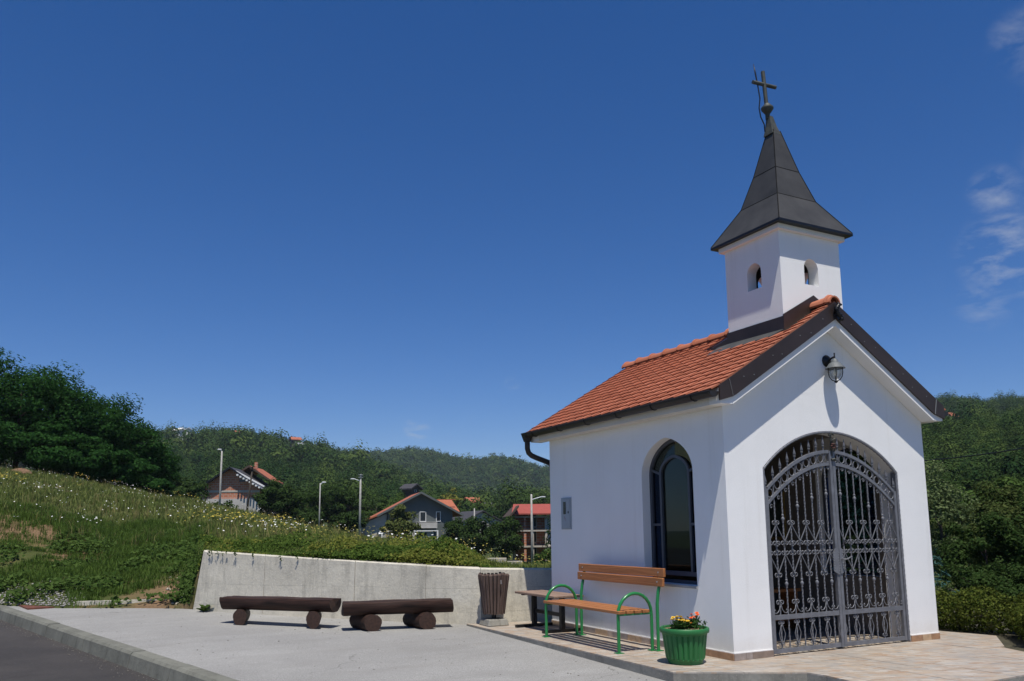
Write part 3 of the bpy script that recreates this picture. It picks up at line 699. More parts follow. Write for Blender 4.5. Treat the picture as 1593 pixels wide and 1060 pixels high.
gutter(0); gutter(1)
# ---- tower
M_BELF = simple('belfry_painted_shade', (.06, .05, .042), .9)  # dark colour stands in for the shade inside the belfry
TZ0, TZ1 = 3.35, 4.95; tt = .15
tw_e = []
def tarch(c): return ell_arch(c-.12, c+.12, 4.52, .125, 12)
tcx, tcy = XM, (TY0+TY1)/2
for mp, u0, u1, c in ((lambda u, z, t: (u, TY0+t, z), TX0, TX1, tcx), (lambda u, z, t: (u, TY1-t, z), TX0, TX1, tcx), (lambda u, z, t: (TX0+t, u, z), TY0+tt, TY1-tt, tcy-.03), (lambda u, z, t: (TX1-t, u, z), TY0+tt, TY1-tt, tcy-.03)):
    clean(wall_open(mp, u0, u1, TZ0, lambda u: TZ1, tarch(c), 4.31, tt)).build('tower_wall', M_ST, ch)
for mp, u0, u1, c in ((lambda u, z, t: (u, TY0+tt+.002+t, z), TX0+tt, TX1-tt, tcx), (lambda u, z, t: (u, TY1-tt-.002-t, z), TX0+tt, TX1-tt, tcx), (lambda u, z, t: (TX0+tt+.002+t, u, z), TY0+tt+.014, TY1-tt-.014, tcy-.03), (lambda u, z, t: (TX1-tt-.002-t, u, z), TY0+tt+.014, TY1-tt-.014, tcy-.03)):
    clean(wall_open(mp, u0, u1, 4.251, lambda u: TZ1-.012, tarch(c), 4.31, .01)).build('belfry_shade_lining', M_BELF, ch)  # thin dark sheets added over the white inner walls as painted shade
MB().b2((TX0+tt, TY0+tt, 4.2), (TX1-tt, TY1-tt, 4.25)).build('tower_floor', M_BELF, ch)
MB().b2((TX0-.055, TY0-.055, TZ1-.01), (TX1+.055, TY1+.055, 5.022)).build('tower_cornice', M_TRIM, ch)
# spire: bell-cast metal roof, one sheet per tier and side with standing seams
SPZ = [(5.03, .63), (5.5, .335), (5.93, .205), (6.53, .062)]; dyk = .955
spire = MB(); spire.add([(tcx+sx*SPZ[i][1], tcy+sy*SPZ[i][1]*dyk, SPZ[i][0]) for i in (0, 1, 2, 3) for sx, sy in ((-1, -1), (1, -1), (1, 1), (-1, 1))],
    [(3, 2, 1, 0)] + [(i*4+k, i*4+(k+1) % 4, i*4+4+(k+1) % 4, i*4+4+k) for i in range(3) for k in range(4)] + [(12, 13, 14, 15)])
spo = spire.build('spire_roof', M_SPI, ch)
MB().b2((tcx-.632, tcy-.632*dyk, 5.0), (tcx+.632, tcy+.632*dyk, 5.028)).build('drip_edge', M_BLK, spo)
M_SEAM = simple('matte_seam', (.022, .021, .020), 1, 0, .2, 5, 30, .05, spec=.02)
crn = [[Vector((tcx+sx*h, tcy+sy*h*dyk, z)) for z, h in SPZ] for sx, sy in ((-1, -1), (1, -1), (1, 1), (-1, 1))]
for k in range(4):
    MB().tube([p+Vector((0, 0, .004)) for p in crn[k]], .006, 5).build('hip_seam', M_SEAM, spo)
    for i in (1, 2): MB().tube([crn[k][i]+Vector((0, 0, .002)), crn[(k+1) % 4][i]+Vector((0, 0, .002))], .004, 4).build('seam', M_SEAM, spo)
ax, ay = tcx-.005, tcy+.01
ax, ay = tcx-.03, tcy+.02
MB().add([(tcx-.012+(ax-tcx+.012)*k+sx*h, tcy+.008+(ay-tcy-.008)*k+sy*h, z) for z, h, k in ((6.48, .080, 0), (6.60, .052, .5), (6.75, .030, 1)) for sx, sy in ((-1, -1), (1, -1), (1, 1), (-1, 1))], [(3, 2, 1, 0), (8, 9, 10, 11)] + [(i*4+k, i*4+(k+1) % 4, i*4+4+(k+1) % 4, i*4+4+k) for i in range(2) for k in range(4)]).build('collar', M_COP, spo)
fin = MB().lathe([(.030, 6.72), (.030, 6.79), (.034, 6.795), (.078, 6.855), (.082, 6.87), (.078, 6.885), (.055, 6.89), (.052, 6.91), (.035, 6.935), (.0, 6.945)], 16, (ax-.022, ay+.012, 0)).build('finial_ball', M_COP, spo, smooth=40)
lean = Vector((-.018, .012, .47))
b0 = Vector((ax-.028, ay+.016, 6.93)); up = lean.normalized()
MB().tube([b0, b0+lean*.5, b0+lean], .027, 10).build('cross_post', M_COP, spo, smooth=50)
am = b0+lean*.60; ad = Vector((1, -.12, -.02)).normalized()
MB().tube([am-ad*.185, am+ad*.185], .025, 10).build('cross_arm', M_COP, spo, smooth=50)
lr = Vector((-.095, .02, 0))
MB().tube([b0+Vector((-.055, 0, -.40)), b0+Vector((-.06, 0, -.30)), b0+Vector((-.105, .01, -.20)), b0+Vector((-.125, .01, -.08)), b0+Vector((-.10, .01, .06)), b0+Vector((-.115, .02, .25)), b0+Vector((-.135, .03, .42)), b0+Vector((-.15, .04, .56))], [.009, .009, .009, .009, .009, .009, .011, .004], 6).build('lightning_rod', M_BLK, spo, smooth=True)
# flashing round the tower foot
fl = lambda x: TT(x)+.03
MB().prism([(TY0-.012, fl(TX0)-.08), (TY1+.02, fl(TX0)-.08), (TY1+.02, fl(TX0)+.17), (TY0-.012, fl(TX0)+.17)], TX0-.014, TX0-.002, lambda u, v, t: (t, u, v)).build('flashing', M_BRN, ch)
MB().prism([(TX0-.012, fl(TX0)-.06), (XM, fl(XM)-.06), (TX1+.012, fl(TX0)-.06), (TX1+.012, fl(TX0)+.19), (XM, fl(XM)+.17), (TX0-.012, fl(TX0)+.19)], TY0-.014, TY0-.002, lambda u, v, t: (u, t, v)).build('flashing', M_BRN, ch)
MB().add([(TX0-.014, TY0-.0, fl(TX0)+.012), (TX0-.13, TY0+.12, fl(TX0-.13)+.016), (TX0-.17, TY1+.25, fl(TX0-.17)+.016), (TX0-.014, TY1+.17, fl(TX0)+.03), (TX0-.014, TY0-.0, fl(TX0)+.002), (TX0-.13, TY0+.12, fl(TX0-.13)), (TX0-.17, TY1+.25, fl(TX0-.17)), (TX0-.014, TY1+.17, fl(TX0)+.01)], [(0, 1, 2, 3), (7, 6, 5, 4), (0, 4, 5, 1), (1, 5, 6, 2), (2, 6, 7, 3), (3, 7, 4, 0)]).build('flashing', simple('grey_flashing', (.10, .10, .095), .5, .4), ch)
MB().add([(TX0-.014, TY1+.02, fl(TX0)+.10), (XM, TY1+.02, fl(XM)+.12), (XM, TY1+.42, fl(XM)+.03), (TX0-.05, TY1+.30, fl(TX0)+.02), (TX0-.014, TY1+.02, fl(TX0)), (XM, TY1+.02, fl(XM)), (XM, TY1+.42, fl(XM)), (TX0-.05, TY1+.30, fl(TX0))], [(0, 1, 2, 3), (7, 6, 5, 4), (0, 4, 5, 1), (1, 5, 6, 2), (2, 6, 7, 3), (3, 7, 4, 0)]).build('flashing', M_BRN, ch)
# ---- arched side windows
def arch_path(inset, zb, n=20):
    a = pt_arch(WY0+inset, WY1-inset, WZS, WR-inset, n); return [(WY0+inset, zb)] + a + [(WY1-inset, zb)]
def window(side):
    X = (lambda d: d) if side == 0 else (lambda d: W-d)
    win = empty('window'); win.parent = ch
    D0, D1 = .115, .165
    def strip(pa, pb, m, nm):      # frame band between two outlines
        mb = MB(); n = len(pa); vs = [(X(D0), u, z) for u, z in pa]+[(X(D0), u, z) for u, z in pb]+[(X(D1), u, z) for u, z in pa]+[(X(D1), u, z) for u, z in pb]
        fs = []
        for i in range(n-1): fs += [(i, i+1, n+i+1, n+i), (2*n+i, 3*n+i, 3*n+i+1, 2*n+i+1), (i, 2*n+i, 2*n+i+1, i+1), (n+i, n+i+1, 3*n+i+1, 3*n+i)]
        fs += [(0, n, 3*n, 2*n), (n-1, 2*n-1+n-n, 3*n-1, 4*n-1)] if False else [(0, n, 3*n, 2*n)]
        mb.add(vs, fs); return mb.build(nm, m, win)
    strip(arch_path(.002, WSILL), arch_path(.045, WSILL), M_STEEL, 'frame')
    strip(arch_path(.20, WSILL+.13), arch_path(.235, WSILL+.13), M_STEEL, 'inner_frame')
    def rail(a, b, wd=.035, nm='rail'):
        MB().bar((X(.14), *a), (X(.14), *b), .045, wd).build(nm, M_STEEL, win)
    rail((WY0+.04, WSILL+.115), (WY1-.04, WSILL+.115), .05)
    for u0, u1 in ((WY0+.04, WY0+.2), (WY1-.2, WY1-.04)): rail((u0, 1.42), (u1, 1.42), .028)
    rail((WY0+.045, WZS+.06), (WY0+.205, WZS+.005), .028); rail((WY1-.045, WZS+.06), (WY1-.205, WZS+.005), .028)
    rail((WY0+.04, WSILL+.02), (WY1-.04, WSILL+.02), .04)
    def pane(poly, m, nm='pane', d=.143): MB().prism(poly, d, d+.004, lambda u, v, t: (X(t), u, v)).build(nm, m, win)
    pane(arch_path(.225, WSILL+.13, 20), M_GLASS)
    pane([(WY1-.045, WSILL+.14), (WY1-.2, WSILL+.14), (WY1-.2, WZS), (WY1-.045, WZS+.04)], M_BLUE)
    pane([(WY0+.045, WSILL+.14), (WY0+.2, WSILL+.14), (WY0+.2, WZS), (WY0+.045, WZS+.04)], M_BLUE)
    ao = pt_arch(WY0+.04, WY1-.04, WZS, WR-.04, 20); ai = pt_arch(WY0+.23, WY1-.23, WZS, WR-.23, 20)
    mid = 10
    for rngi, m in ((range(1, 10), M_AMB), (range(10, 19), M_GLASS)):
        mb = MB(); idx = list(rngi)+[rngi[-1]+1]
        poly = [ao[i] for i in idx]+[ai[i] for i in reversed(idx)]
        for a, b in zip(idx[:-1], idx[1:]): mb.prism([ao[a], ao[b], ai[b], ai[a]], .143, .147, lambda u, v, t: (X(t), u, v))
        clean(mb).build('pane', m, win)
    pane([(WY0+.045, WSILL+.04), (WY1-.045, WSILL+.04), (WY1-.045, WSILL+.09), (WY0+.045, WSILL+.09)], M_GLASS)
    MB().b2((X(-.022), WY0-.012, WSILL-.03), (X(.115), WY1+.012, WSILL-.002)).build('sill', M_TRIM if side else simple('grey_sill', (.34, .34, .34), .7), win)
window(0); window(1)
# ---- wrought iron gate
gate = empty('gate'); gate.parent = ch
gate['label'] = 'grey wrought iron double gate with scrolls and spear tips'
GY = .032
xc = GC; x0b, sp = G0+.055, (GC-G0-.055)/9
arcA = lambda u: 2.25-.46*((u-xc)/1.05)**2*1.0; arcB = lambda u: 2.105-.475*((u-xc)/1.05)**2
def gp(u, z, d=0): return (u, GY+d, z)
def flat_arc(f, u0, u1, ht, th, n=14):
    mb = MB(); us = [u0+(u1-u0)*i/n for i in range(n+1)]; vs = []
    for u in us: vs += [gp(u, f(u)-ht/2, -th/2), gp(u, f(u)+ht/2, -th/2), gp(u, f(u)+ht/2, th/2), gp(u, f(u)-ht/2, th/2)]
    fs = [(0, 1, 2, 3), (4*n, 4*n+3, 4*n+2, 4*n+1)]
    for i in range(n): fs += [(i*4+k, (i+1)*4+k, (i+1)*4+(k+1) % 4, i*4+(k+1) % 4) for k in range(4)]
    return mb.add(vs, fs)
# rope edging along the opening
op = [(G0+.012, .0)] + [(u*.985+xc*.015, z-.014) for u, z in seg_arch(G0, G1, GS, GR)] + [(G1-.012, .0)]
pts = []
for (ua, za), (ub, zb_) in zip(op[:-1], op[1:]):
    n = max(1, int(math.hypot(ub-ua, zb_-za)/.03))
    for i in range(n): pts.append((ua+(ub-ua)*i/n, za+(zb_-za)*i/n))
pts.append(op[-1])
MB().tube([gp(u, z, -.02) for u, z in pts], [.013 if i % 2 else .0175 for i in range(len(pts))], 6).build('rope_moulding', M_IRON, gate, smooth=True)
MB().b2((G0+.004, .01, .0), (G0+.028, .08, GS)).build('gate_post', M_IRON, gate); MB().b2((G1-.028, .01, .0), (G1-.004, .08, GS)).build('gate_post', M_IRON, gate)
def twist(u, z0, z1, r_=.0075):
    n = max(2, int((z1-z0)/.035)); mb = MB(); vs = []; fs = []
    for i in range(n+1):
        z = z0+(z1-z0)*i/n
        for k in range(4): a = k*math.pi/2+i*.8; vs.append((r_*1.25*math.cos(a), r_*1.25*math.sin(a), z))
    for i in range(n): fs += [(i*4+k, i*4+(k+1) % 4, i*4+4+(k+1) % 4, i*4+4+k) for k in range(4)]
    fs += [(3, 2, 1, 0), tuple(n*4+k for k in range(4))]; mb.add(vs, fs)
    return mb.build('bar', M_IRON, gate, loc=gp(u, 0))
def scroll_mesh(nm, size, tail, turns=1.15, r_=.006):
    """C-scroll hanging from the origin: stem then curl towards +x"""
    pts = []; n = 16; c = (size, 0)
    for i in range(n+1):
        t = i/n; a = math.pi+(-turns*2*math.pi*t); rr = size*(1-.78*t); pts.append((c[0]+rr*math.cos(a), 0, c[1]-rr*math.sin(a)*-1))
    if tail: pts = [(0, 0, -tail)] + pts
    return MB().tube(pts, r_, 4).mesh(nm, M_IRON, smooth=True)
scr = scroll_mesh('scroll', .030, .03); scr_l = scroll_mesh('scroll', .034, .06); scr_s = scroll_mesh('scroll', .026, 0, 1.0, .005)
ringm = MB().tube([(.042*math.cos(2*math.pi*i/16), 0, .042*math.sin(2*math.pi*i/16)) for i in range(16)], .006, 5, closed=True).mesh('ring', M_IRON, smooth=True)
spear = MB().lathe([(.008, 0), (.008, .045), (.017, .05), (.017, .058), (.009, .063), (.019, .078), (.010, .115), (.004, .150), (.006, .156), (.0, .165)], 6).mesh('spear_tip', M_IRON, smooth=50)
knot = MB().lathe([(.008, -.055), (.013, -.05), (.013, -.04), (.009, -.038), (.012, -.03), (.020, -.012), (.020, .0), (.012, .015), (.009, .02), (.014, .028), (.014, .04), (.008, .045)], 8).mesh('knot', M_IRON, smooth=50)
def pair(mesh, u, z, down=False, s_=1.0, ry=0):
    for sg in (1, -1):
        inst('scroll', mesh, gate, gp(u, z, -.004), (math.pi if down else 0, 0, 0), (sg*s_, 1, s_))
MR, BR = .40, .045
for leaf in (-1, 1):
    ub = lambda i: xc+leaf*(xc-(x0b+sp*i)) if leaf == 1 else x0b+sp*i
    u_h, u_c = ub(0), ub(9)-(-leaf)*0
    uh0, uc0 = (G0+.034, xc-.006) if leaf == -1 else (xc+.006, G1-.034)
    hx = G0+.055 if leaf == -1 else G1-.055; cxs = xc-.024*1 if leaf == -1 else xc+.024
    MB().b2((hx-.02, GY-.018, .02), (hx+.02, GY+.018, arcA(hx)+.02)).build('stile', M_IRON, gate)
    MB().b2((cxs-.021, GY-.022, .02), (cxs+.021, GY+.018, 2.26 if leaf == -1 else 2.255)).build('stile', M_IRON, gate)
    a_, b_ = (hx+.0205, cxs-.0215) if leaf == -1 else (cxs+.0215, hx-.0205)
    for z, hh in ((MR, .05), (BR, .045)): MB().b2((a_, GY-.016, z-hh/2), (b_, GY+.016, z+hh/2)).build('rail', M_IRON, gate)
    flat_arc(arcA, a_, b_, .038, .03).build('arched_rail', M_IRON, gate); flat_arc(arcB, a_, b_, .038, .03).build('arched_rail', M_IRON, gate)
    for i in range(0, 9):
        u = ub(i)
        if i > 0:
            twist(u, BR+.022, MR-.025); twist(u, MR+.025, arcB(u)-.019); twist(u, arcB(u)+.019, arcA(u)-.019, .006)
        inst('spear_tip', spear, gate, gp(u, arcA(u)+.018))
        um = (ub(i)+ub(i+1))/2
        inst('ring', ringm, gate, gp(um, (arcA(um)+arcB(um))/2, -.002), (0, 0, 0), (1.0, 1, 1.16))
        sc_ = inst('scroll', scr_s, gate, gp(um-.03, arcB(um)-.052, -.003), (0, math.atan(-(arcB(um+.05)-arcB(um-.05))/.1), 0)); inst('scroll', scr_s, gate, gp(um+.03, arcB(um)-.055, -.003), (0, math.atan(-(arcB(um+.05)-arcB(um-.05))/.1)+math.pi, 0), (1, 1, -1))
        if i in (2, 4, 6, 8):
            inst('knot', knot, gate, gp(u, arcB(u)-.34)); inst('knot', knot, gate, gp(u, .76))
    for i in (1, 3, 5, 7, 9):
        u = ub(i) if i < 9 else cxs; lo, hi = ub(i-1), (ub(i+1) if i < 9 else u)
        sides = [lo, hi] if i < 9 else [lo]
        for v in sides:
            MB().bar(gp(u, 1.40, -.01), gp(v, 1.215, -.01), .007, .010, (0, 1, 0)).build('lozenge_bar', M_IRON, gate); MB().bar(gp(v, 1.075, -.01), gp(u, .875, -.01), .007, .010, (0, 1, 0)).build('lozenge_bar', M_IRON, gate)
            s_ = 1 if v > u else -1
            pth = [gp(u+s_*.004, .535, -.012), gp(u+s_*.018, .485, -.012), gp(u+s_*.05, .45, -.012), gp(u+s_*.085, .443, -.012), gp(u+s_*.10, .465, -.012), gp(u+s_*.088, .485, -.012), gp(u+s_*.076, .47, -.012)]
            MB().tube(pth, .0055, 4).build('scroll', M_IRON, gate, smooth=True)
            bal = [gp(u+s_*.004, .325, -.012), gp(u+s_*.018, .29, -.012), gp(u+s_*.044, .225, -.012), gp(u+s_*.036, .185, -.012), gp(u+s_*.014, .13, -.012), gp(u+s_*.004, .115, -.012)]
            MB().tube(bal, .0055, 4).build('baluster', M_IRON, gate, smooth=True)
            if i < 9 or True:
                inst('scroll', scr, gate, gp(v, 1.195, -.006), (0, 0, 0), (s_*-1 if i < 9 else 1, 1, 1))
                inst('scroll', scr, gate, gp(v, 1.095, -.006), (math.pi, 0, 0), (s_*-1, 1, 1))
        if i < 9:
            pair(scr, u, 1.42); pair(scr, u, .855, True); pair(scr, u, 1.195); pair(scr, u, 1.095, True); pair(scr_l, u, .555, False, .9); pair(scr, u, .34, False, .8); pair(scr, u, .11, True, .75)
            for z in (1.40, 1.17, 1.12, .875, .535, .33, .12): MB().box(gp(u, z, -.004), (.022, .026, .014)).build('collar', M_IRON, gate)
# lock plates and handle
MB().prism([(xc-.10, .87), (xc-.03, .83), (xc-.004, .83), (xc-.004, 1.13), (xc-.06, 1.13), (xc-.085, 1.09), (xc-.10, 1.09)], GY-.032, GY-.024, lambda u, v, t: (u, t, v)).build('lock_plate', M_IRON, gate)
MB().prism([(xc+.004, .84), (xc+.04, .84), (xc+.075, .87), (xc+.06, 1.1), (xc+.04, 1.13), (xc+.004, 1.13)], GY-.032, GY-.024, lambda u, v, t: (u, t, v)).build('lock_plate', M_IRON, gate)
for k in range(8):
    for uu in (xc-.09, xc-.012, xc+.05): MB().lathe([(.006, 0), (.004, .004), (0, .005)], 6).build('rivet', M_PALE, gate, loc=(uu+.006*math.sin(k), GY-.033, .87+.03*k), rot=(R(90), 0, 0))
MB().tube([(xc+.03, GY-.03, 1.0), (xc+.03, GY-.075, 1.0), (xc+.07, GY-.085, 1.005), (xc+.115, GY-.08, 1.02), (xc+.15, GY-.08, 1.03)], .008, 6).build('handle', M_IRON, gate, smooth=True)
# leaf and flower ornament over the meeting stiles
mb = MB()
for k in range(10):
    a = k*2.4; zz_ = 2.24+.018*k; rr = .05
    mb.add([gp(xc, zz_, -.03), gp(xc+.03*math.cos(a)+.01, zz_+.015, -.05), gp(xc+rr*math.cos(a), zz_+.03+.02*math.sin(a), -.045), gp(xc+.03*math.cos(a)-.012, zz_+.025, -.04)], [(0, 1, 2, 3)])
mb.tube([gp(xc, 2.2, -.02), gp(xc, 2.45, -.02)], .014, 6); mb.tube([gp(xc-.03, 2.44, -.02), gp(xc, 2.47, -.03), gp(xc+.05, 2.45, -.02)], .012, 6)
mb.tube([gp(xc-.02, 2.15, -.03), gp(xc+.02, 2.16, -.035), gp(xc+.05, 2.15, -.03)], .016, 6)
mb.build('leaf_ornament', M_COP, gate)
fl_ = MB()
for k in range(6):
    a = k*math.pi/3; fl_.lathe([(.0, -.01), (.018, 0), (.0, .01)], 6, (xc+.025*math.cos(a), GY-.05, 2.315+.025*math.sin(a)))
fl_.build('rosette', simple('rosette_red', (.11, .045, .04), .5, .3), gate)
# ---- inside: altar, kneeler, picture
al = empty('altar_table', (1.75, 3.05, 0)); tag(al, 'dark wooden altar table inside the chapel behind the gate', 'altar')
MB().b2((-.7, -.25, .80), (.7, .3, .85)).build('table_top', M_GRYW, al); MB().b2((-.62, -.18, .0), (.62, .25, .80)).build('front_panel', M_LOGE, al)
kn = empty('kneeler', (2.1, 1.75, 0)); tag(kn, 'wooden kneeling bench inside the chapel behind the gate', 'kneeler')
MB().b2((-.6, -.16, .50), (.6, .16, .54)).build('arm_rest', M_WOOD, kn)
for sx in (-.55, .51): MB().b2((sx, -.14, 0), (sx+.04, .14, .50)).build('side_panel', M_WOOD, kn)
MB().b2((-.5, -.36, .16), (.5, -.16, .20)).build('knee_board', M_WOOD, kn)
bk = MB(); bk.add([(-.16, -.1, 0), (.16, -.1, 0), (.16, .1, .0), (-.16, .1, 0), (-.16, .1, .16), (.16, .1, .16)], [(0, 1, 5, 4), (0, 3, 2, 1), (3, 4, 5, 2), (0, 4, 3), (1, 2, 5)]); bko = bk.build('book_stand', M_WOOD, loc=(2.45, 2.95, .85)); tag(bko, 'slanted wooden book stand on the altar inside the chapel', 'book stand')
pic = empty('picture', (W-TH-.02, 2.35, 1.55)); tag(pic, 'gold framed picture on the inner wall seen through the arched window', 'picture')
mb = MB(); 
for a, b in (((-.03, -.27, -.36), (0, .27, -.31)), ((-.03, -.27, .31), (0, .27, .36)), ((-.03, -.27, -.31), (0, -.22, .31)), ((-.03, .22, -.31), (0, .27, .31))): mb.b2(a, b)
mb.build('frame', simple('gilt_frame', (.45, .30, .08), .4, .6), pic); MB().b2((-.015, -.22, -.31), (-.004, .22, .31)).build('canvas', simple('dark_canvas', (.06, .08, .07), .7, 0, .6, 6), pic)
# ------------------------------------------------------------------ wall lantern
lan = empty('wall_lantern', (XM+.01, 0, 3.335)); tag(lan, 'pale metal wall lantern with clear glass above the chapel gate', 'lantern')
MB().lathe([(.072, 0), (.072, .012), (.055, .03), (.03, .045), (.0, .05)], 14).build('wall_plate', M_BLK, lan, smooth=40, loc=(0, 0, 0), rot=(R(90), 0, 0))
MB().tube([(0, -.04, .0), (0, -.08, .02), (0, -.124, .03)], .012, 6).build('arm', M_BLK, lan, smooth=True)
MB().tube([(0, -.124, -.02), (0, -.124, .05), (0, -.124, .075)], [.012, .008, .01], 6).build('pin', M_BLK, lan)
MB().lathe([(.012, .01), (.03, -.01), (.042, -.03), (.045, -.04), (.07, -.055), (.082, -.075), (.112, -.106), (.114, -.112), (.108, -.111), (.07, -.085), (.0, -.07)], 20, (0, -.124, 0), cap=False).build('shade', simple('grey_lamp_paint', (.11, .122, .128), .6), lan, smooth=40)
MB().lathe([(.068, -.105), (.071, -.15), (.066, -.19), (.045, -.225), (.03, -.235), (.0, -.238)], 16, (0, -.124, 0), cap=False).build('glass', M_CLR, lan, smooth=True)
MB().lathe([(.012, -.10), (.02, -.13), (.028, -.165), (.02, -.19), (0, -.198)], 12, (0, -.124, 0)).build('bulb', simple('lamp_bulb', (.8, .78, .72), .3), lan, smooth=True)
gd = MB()
for k in range(2):
    a = k*math.pi/2+.8
    gd.tube([(.078*math.cos(a)*x_, -.124+.078*math.sin(a)*x_, z_) for x_, z_ in ((1, -.10), (1.02, -.16), (.9, -.21), (.55, -.25), (0, -.268), (-.55, -.25), (-.9, -.21), (-1.02, -.16), (-1, -.10))], .0055, 5)
gd.lathe([(.0, -.258), (.022, -.262), (.02, -.275), (.008, -.285), (0, -.29)], 8, (0, -.124, 0)); gd.build('guard', M_BLK, lan)
# ------------------------------------------------------------------ meter box
mt = empty('meter_box', (0, 3.31, 1.6)); tag(mt, 'grey electricity meter box on the white side wall above the bench end', 'meter box')
MB().b2((-.012, -.135, -.225), (.02, .135, .225)).build('casing', M_GREYP, mt)
door = MB().b2((-.020, -.115, -.205), (-.0125, .115, .205)).build('door', M_GREYP, mt)
MB().b2((-.023, -.008, -.01), (-.0205, .062, .165)).build('meter_window', simple('meter_window_dark', (.03, .035, .03), .2), mt)
MB().b2((-.024, -.085, .0), (-.0205, -.06, .03)).build('lock', M_BLK, mt)
bolt = MB(); bolt.prism([(.035, -.04), (.005, -.075), (.02, -.075), (-.005, -.11), (.03, -.068), (.014, -.068), (.042, -.04)], -.0225, -.0205, lambda u, v, t: (t, u, v)); bolt.build('lightning_symbol', simple('sign_red', (.25, .02, .02), .5), mt)
# ------------------------------------------------------------------ green bench
bn = empty('park_bench', (-.48, 1.82, 0)); tag(bn, 'park bench with green tubular frame and orange brown varnished planks against the chapel wall', 'bench')
def bl(p): return (p[0]+.48, p[1]-1.82, p[2])
for y in (1.03, 2.66):
    pth = [(-.735, y, .005), (-.735, y, .20), (-.735, y, .40)] + [(-.505-.23*math.cos(math.pi*i/12), y, .415+.23*math.sin(math.pi*i/12)) for i in range(1, 12)] + [(-.275, y, .40), (-.275, y, .2), (-.275, y, .005)]
    MB().tube([bl(p) for p in pth], .019, 10).build('arm_hoop', M_GRN, bn, smooth=50)
    yb = y-.06
    MB().tube([bl(p) for p in ((-.235, yb, .005), (-.235, yb, .3), (-.232, yb, .52), (-.215, yb, .64), (-.185, yb, .76), (-.165, yb, .90))], .019, 10).build('back_post', M_GRN, bn, smooth=50)
    for xx, yy in ((-.735, y), (-.275, y), (-.235, yb)): MB().b2(bl((xx-.045, yy-.04, .001)), bl((xx+.045, yy+.04, .008))).build('foot_plate', M_GRN, bn)
    MB().b2(bl((-.73, y-.012, .405)), bl((-.28, y+.012, .425))).build('seat_bracket', M_GRN, bn)
for k in range(4): MB().b2(bl((-.755+k*.112, .985, .427)), bl((-.755+k*.112+.090, 2.70, .462))).build('seat_slat', M_WOOD, bn, bevel=.005)
for k, (z0, x_) in enumerate(((.715, -.225), (.822, -.205))):
    o = MB().b2(bl((x_, .87, z0)), bl((x_+.034, 2.70, z0+.098))).build('back_slat', M_WOOD, bn, bevel=.006)
    for y in (.97, 2.60): MB().lathe([(.011, 0), (.009, .005), (0, .006)], 8).build('bolt', M_SILV, o, loc=bl((x_-.0005, y, z0+.05)), rot=(0, R(-90), 0))
# ------------------------------------------------------------------ backless bench
tb = empty('backless_bench', (-.3, 3.39, 0)); tag(tb, 'backless bench with weathered plank top on black steel posts near the litter bin', 'bench')
for k in range(3): MB().b2((-.235+k*.157, -.60, .465), (-.235+k*.157+.15, .54, .495)).build('top_plank', M_GRYW, tb, bevel=.004)
for y in (-.40, .38):
    MB().b2((-.03, y-.03, .04), (.03, y+.03, .445)).build('post', M_BLK, tb); MB().b2((-.30, y-.03, .001), (.30, y+.03, .04)).build('foot', M_BLK, tb); MB().b2((-.2, y-.025, .446), (.2, y+.025, .464)).build('top_bracket', M_BLK, tb)
MB().b2((-.015, -.37, .20), (.015, .35, .25)).build('stretcher', M_BLK, tb)
# ------------------------------------------------------------------ litter bin
bi = empty('litter_bin', (-.73, 4.22, 0)); tag(bi, 'tapered litter bin of grey brown wooden staves on a concrete foot', 'litter bin')
MB().add([(-.17, -.17, .001), (.17, -.17, .001), (.17, .17, .001), (-.17, .17, .001), (-.145, -.145, .095), (.145, -.145, .095), (.145, .145, .095), (-.145, .145, .095)], [(3, 2, 1, 0), (4, 5, 6, 7), (0, 1, 5, 4), (1, 2, 6, 5), (2, 3, 7, 6), (3, 0, 4, 7)]).build('foot', M_CON3, bi, bevel=.01)
MB().tube([(0, 0, .09), (0, 0, .22)], .035, 8).build('stem', M_BLK, bi); MB().lathe([(.13, .17), (.135, .18), (.195, .70), (.18, .70), (.12, .2), (0, .2)], 20, cap=False).build('liner', M_BLK, bi)
for k in range(22):
    a = 2*math.pi*k/22+.07; ca, sa = math.cos(a), math.sin(a); zt = .742+random.uniform(-.012, .012); w0, w1 = .018, .026
    mb = MB(); vs = []
    for z, r_, hw, th in ((.165+random.uniform(-.006, .006), .152, w0, .018), (.47, .188, (w0+w1)/2, .02), (zt-.02, .222, w1, .02), (zt, .216, w1*.75, .012)):
        for dr, dw in ((0, -hw), (th, -hw*.72), (th, hw*.72), (0, hw)): vs.append(((r_+dr-.008)*ca-dw*sa, (r_+dr-.008)*sa+dw*ca, z))
    fs = [(3, 2, 1, 0), (12, 13, 14, 15)] + [(i*4+j, i*4+(j+1) % 4, i*4+4+(j+1) % 4, i*4+4+j) for i in range(3) for j in range(4)]
    mb.add(vs, fs).build('stave', M_BINW, bi)
MB().b2((-.012, -.245, .60), (.012, -.238, .66)).build('latch', M_SILV, bi)
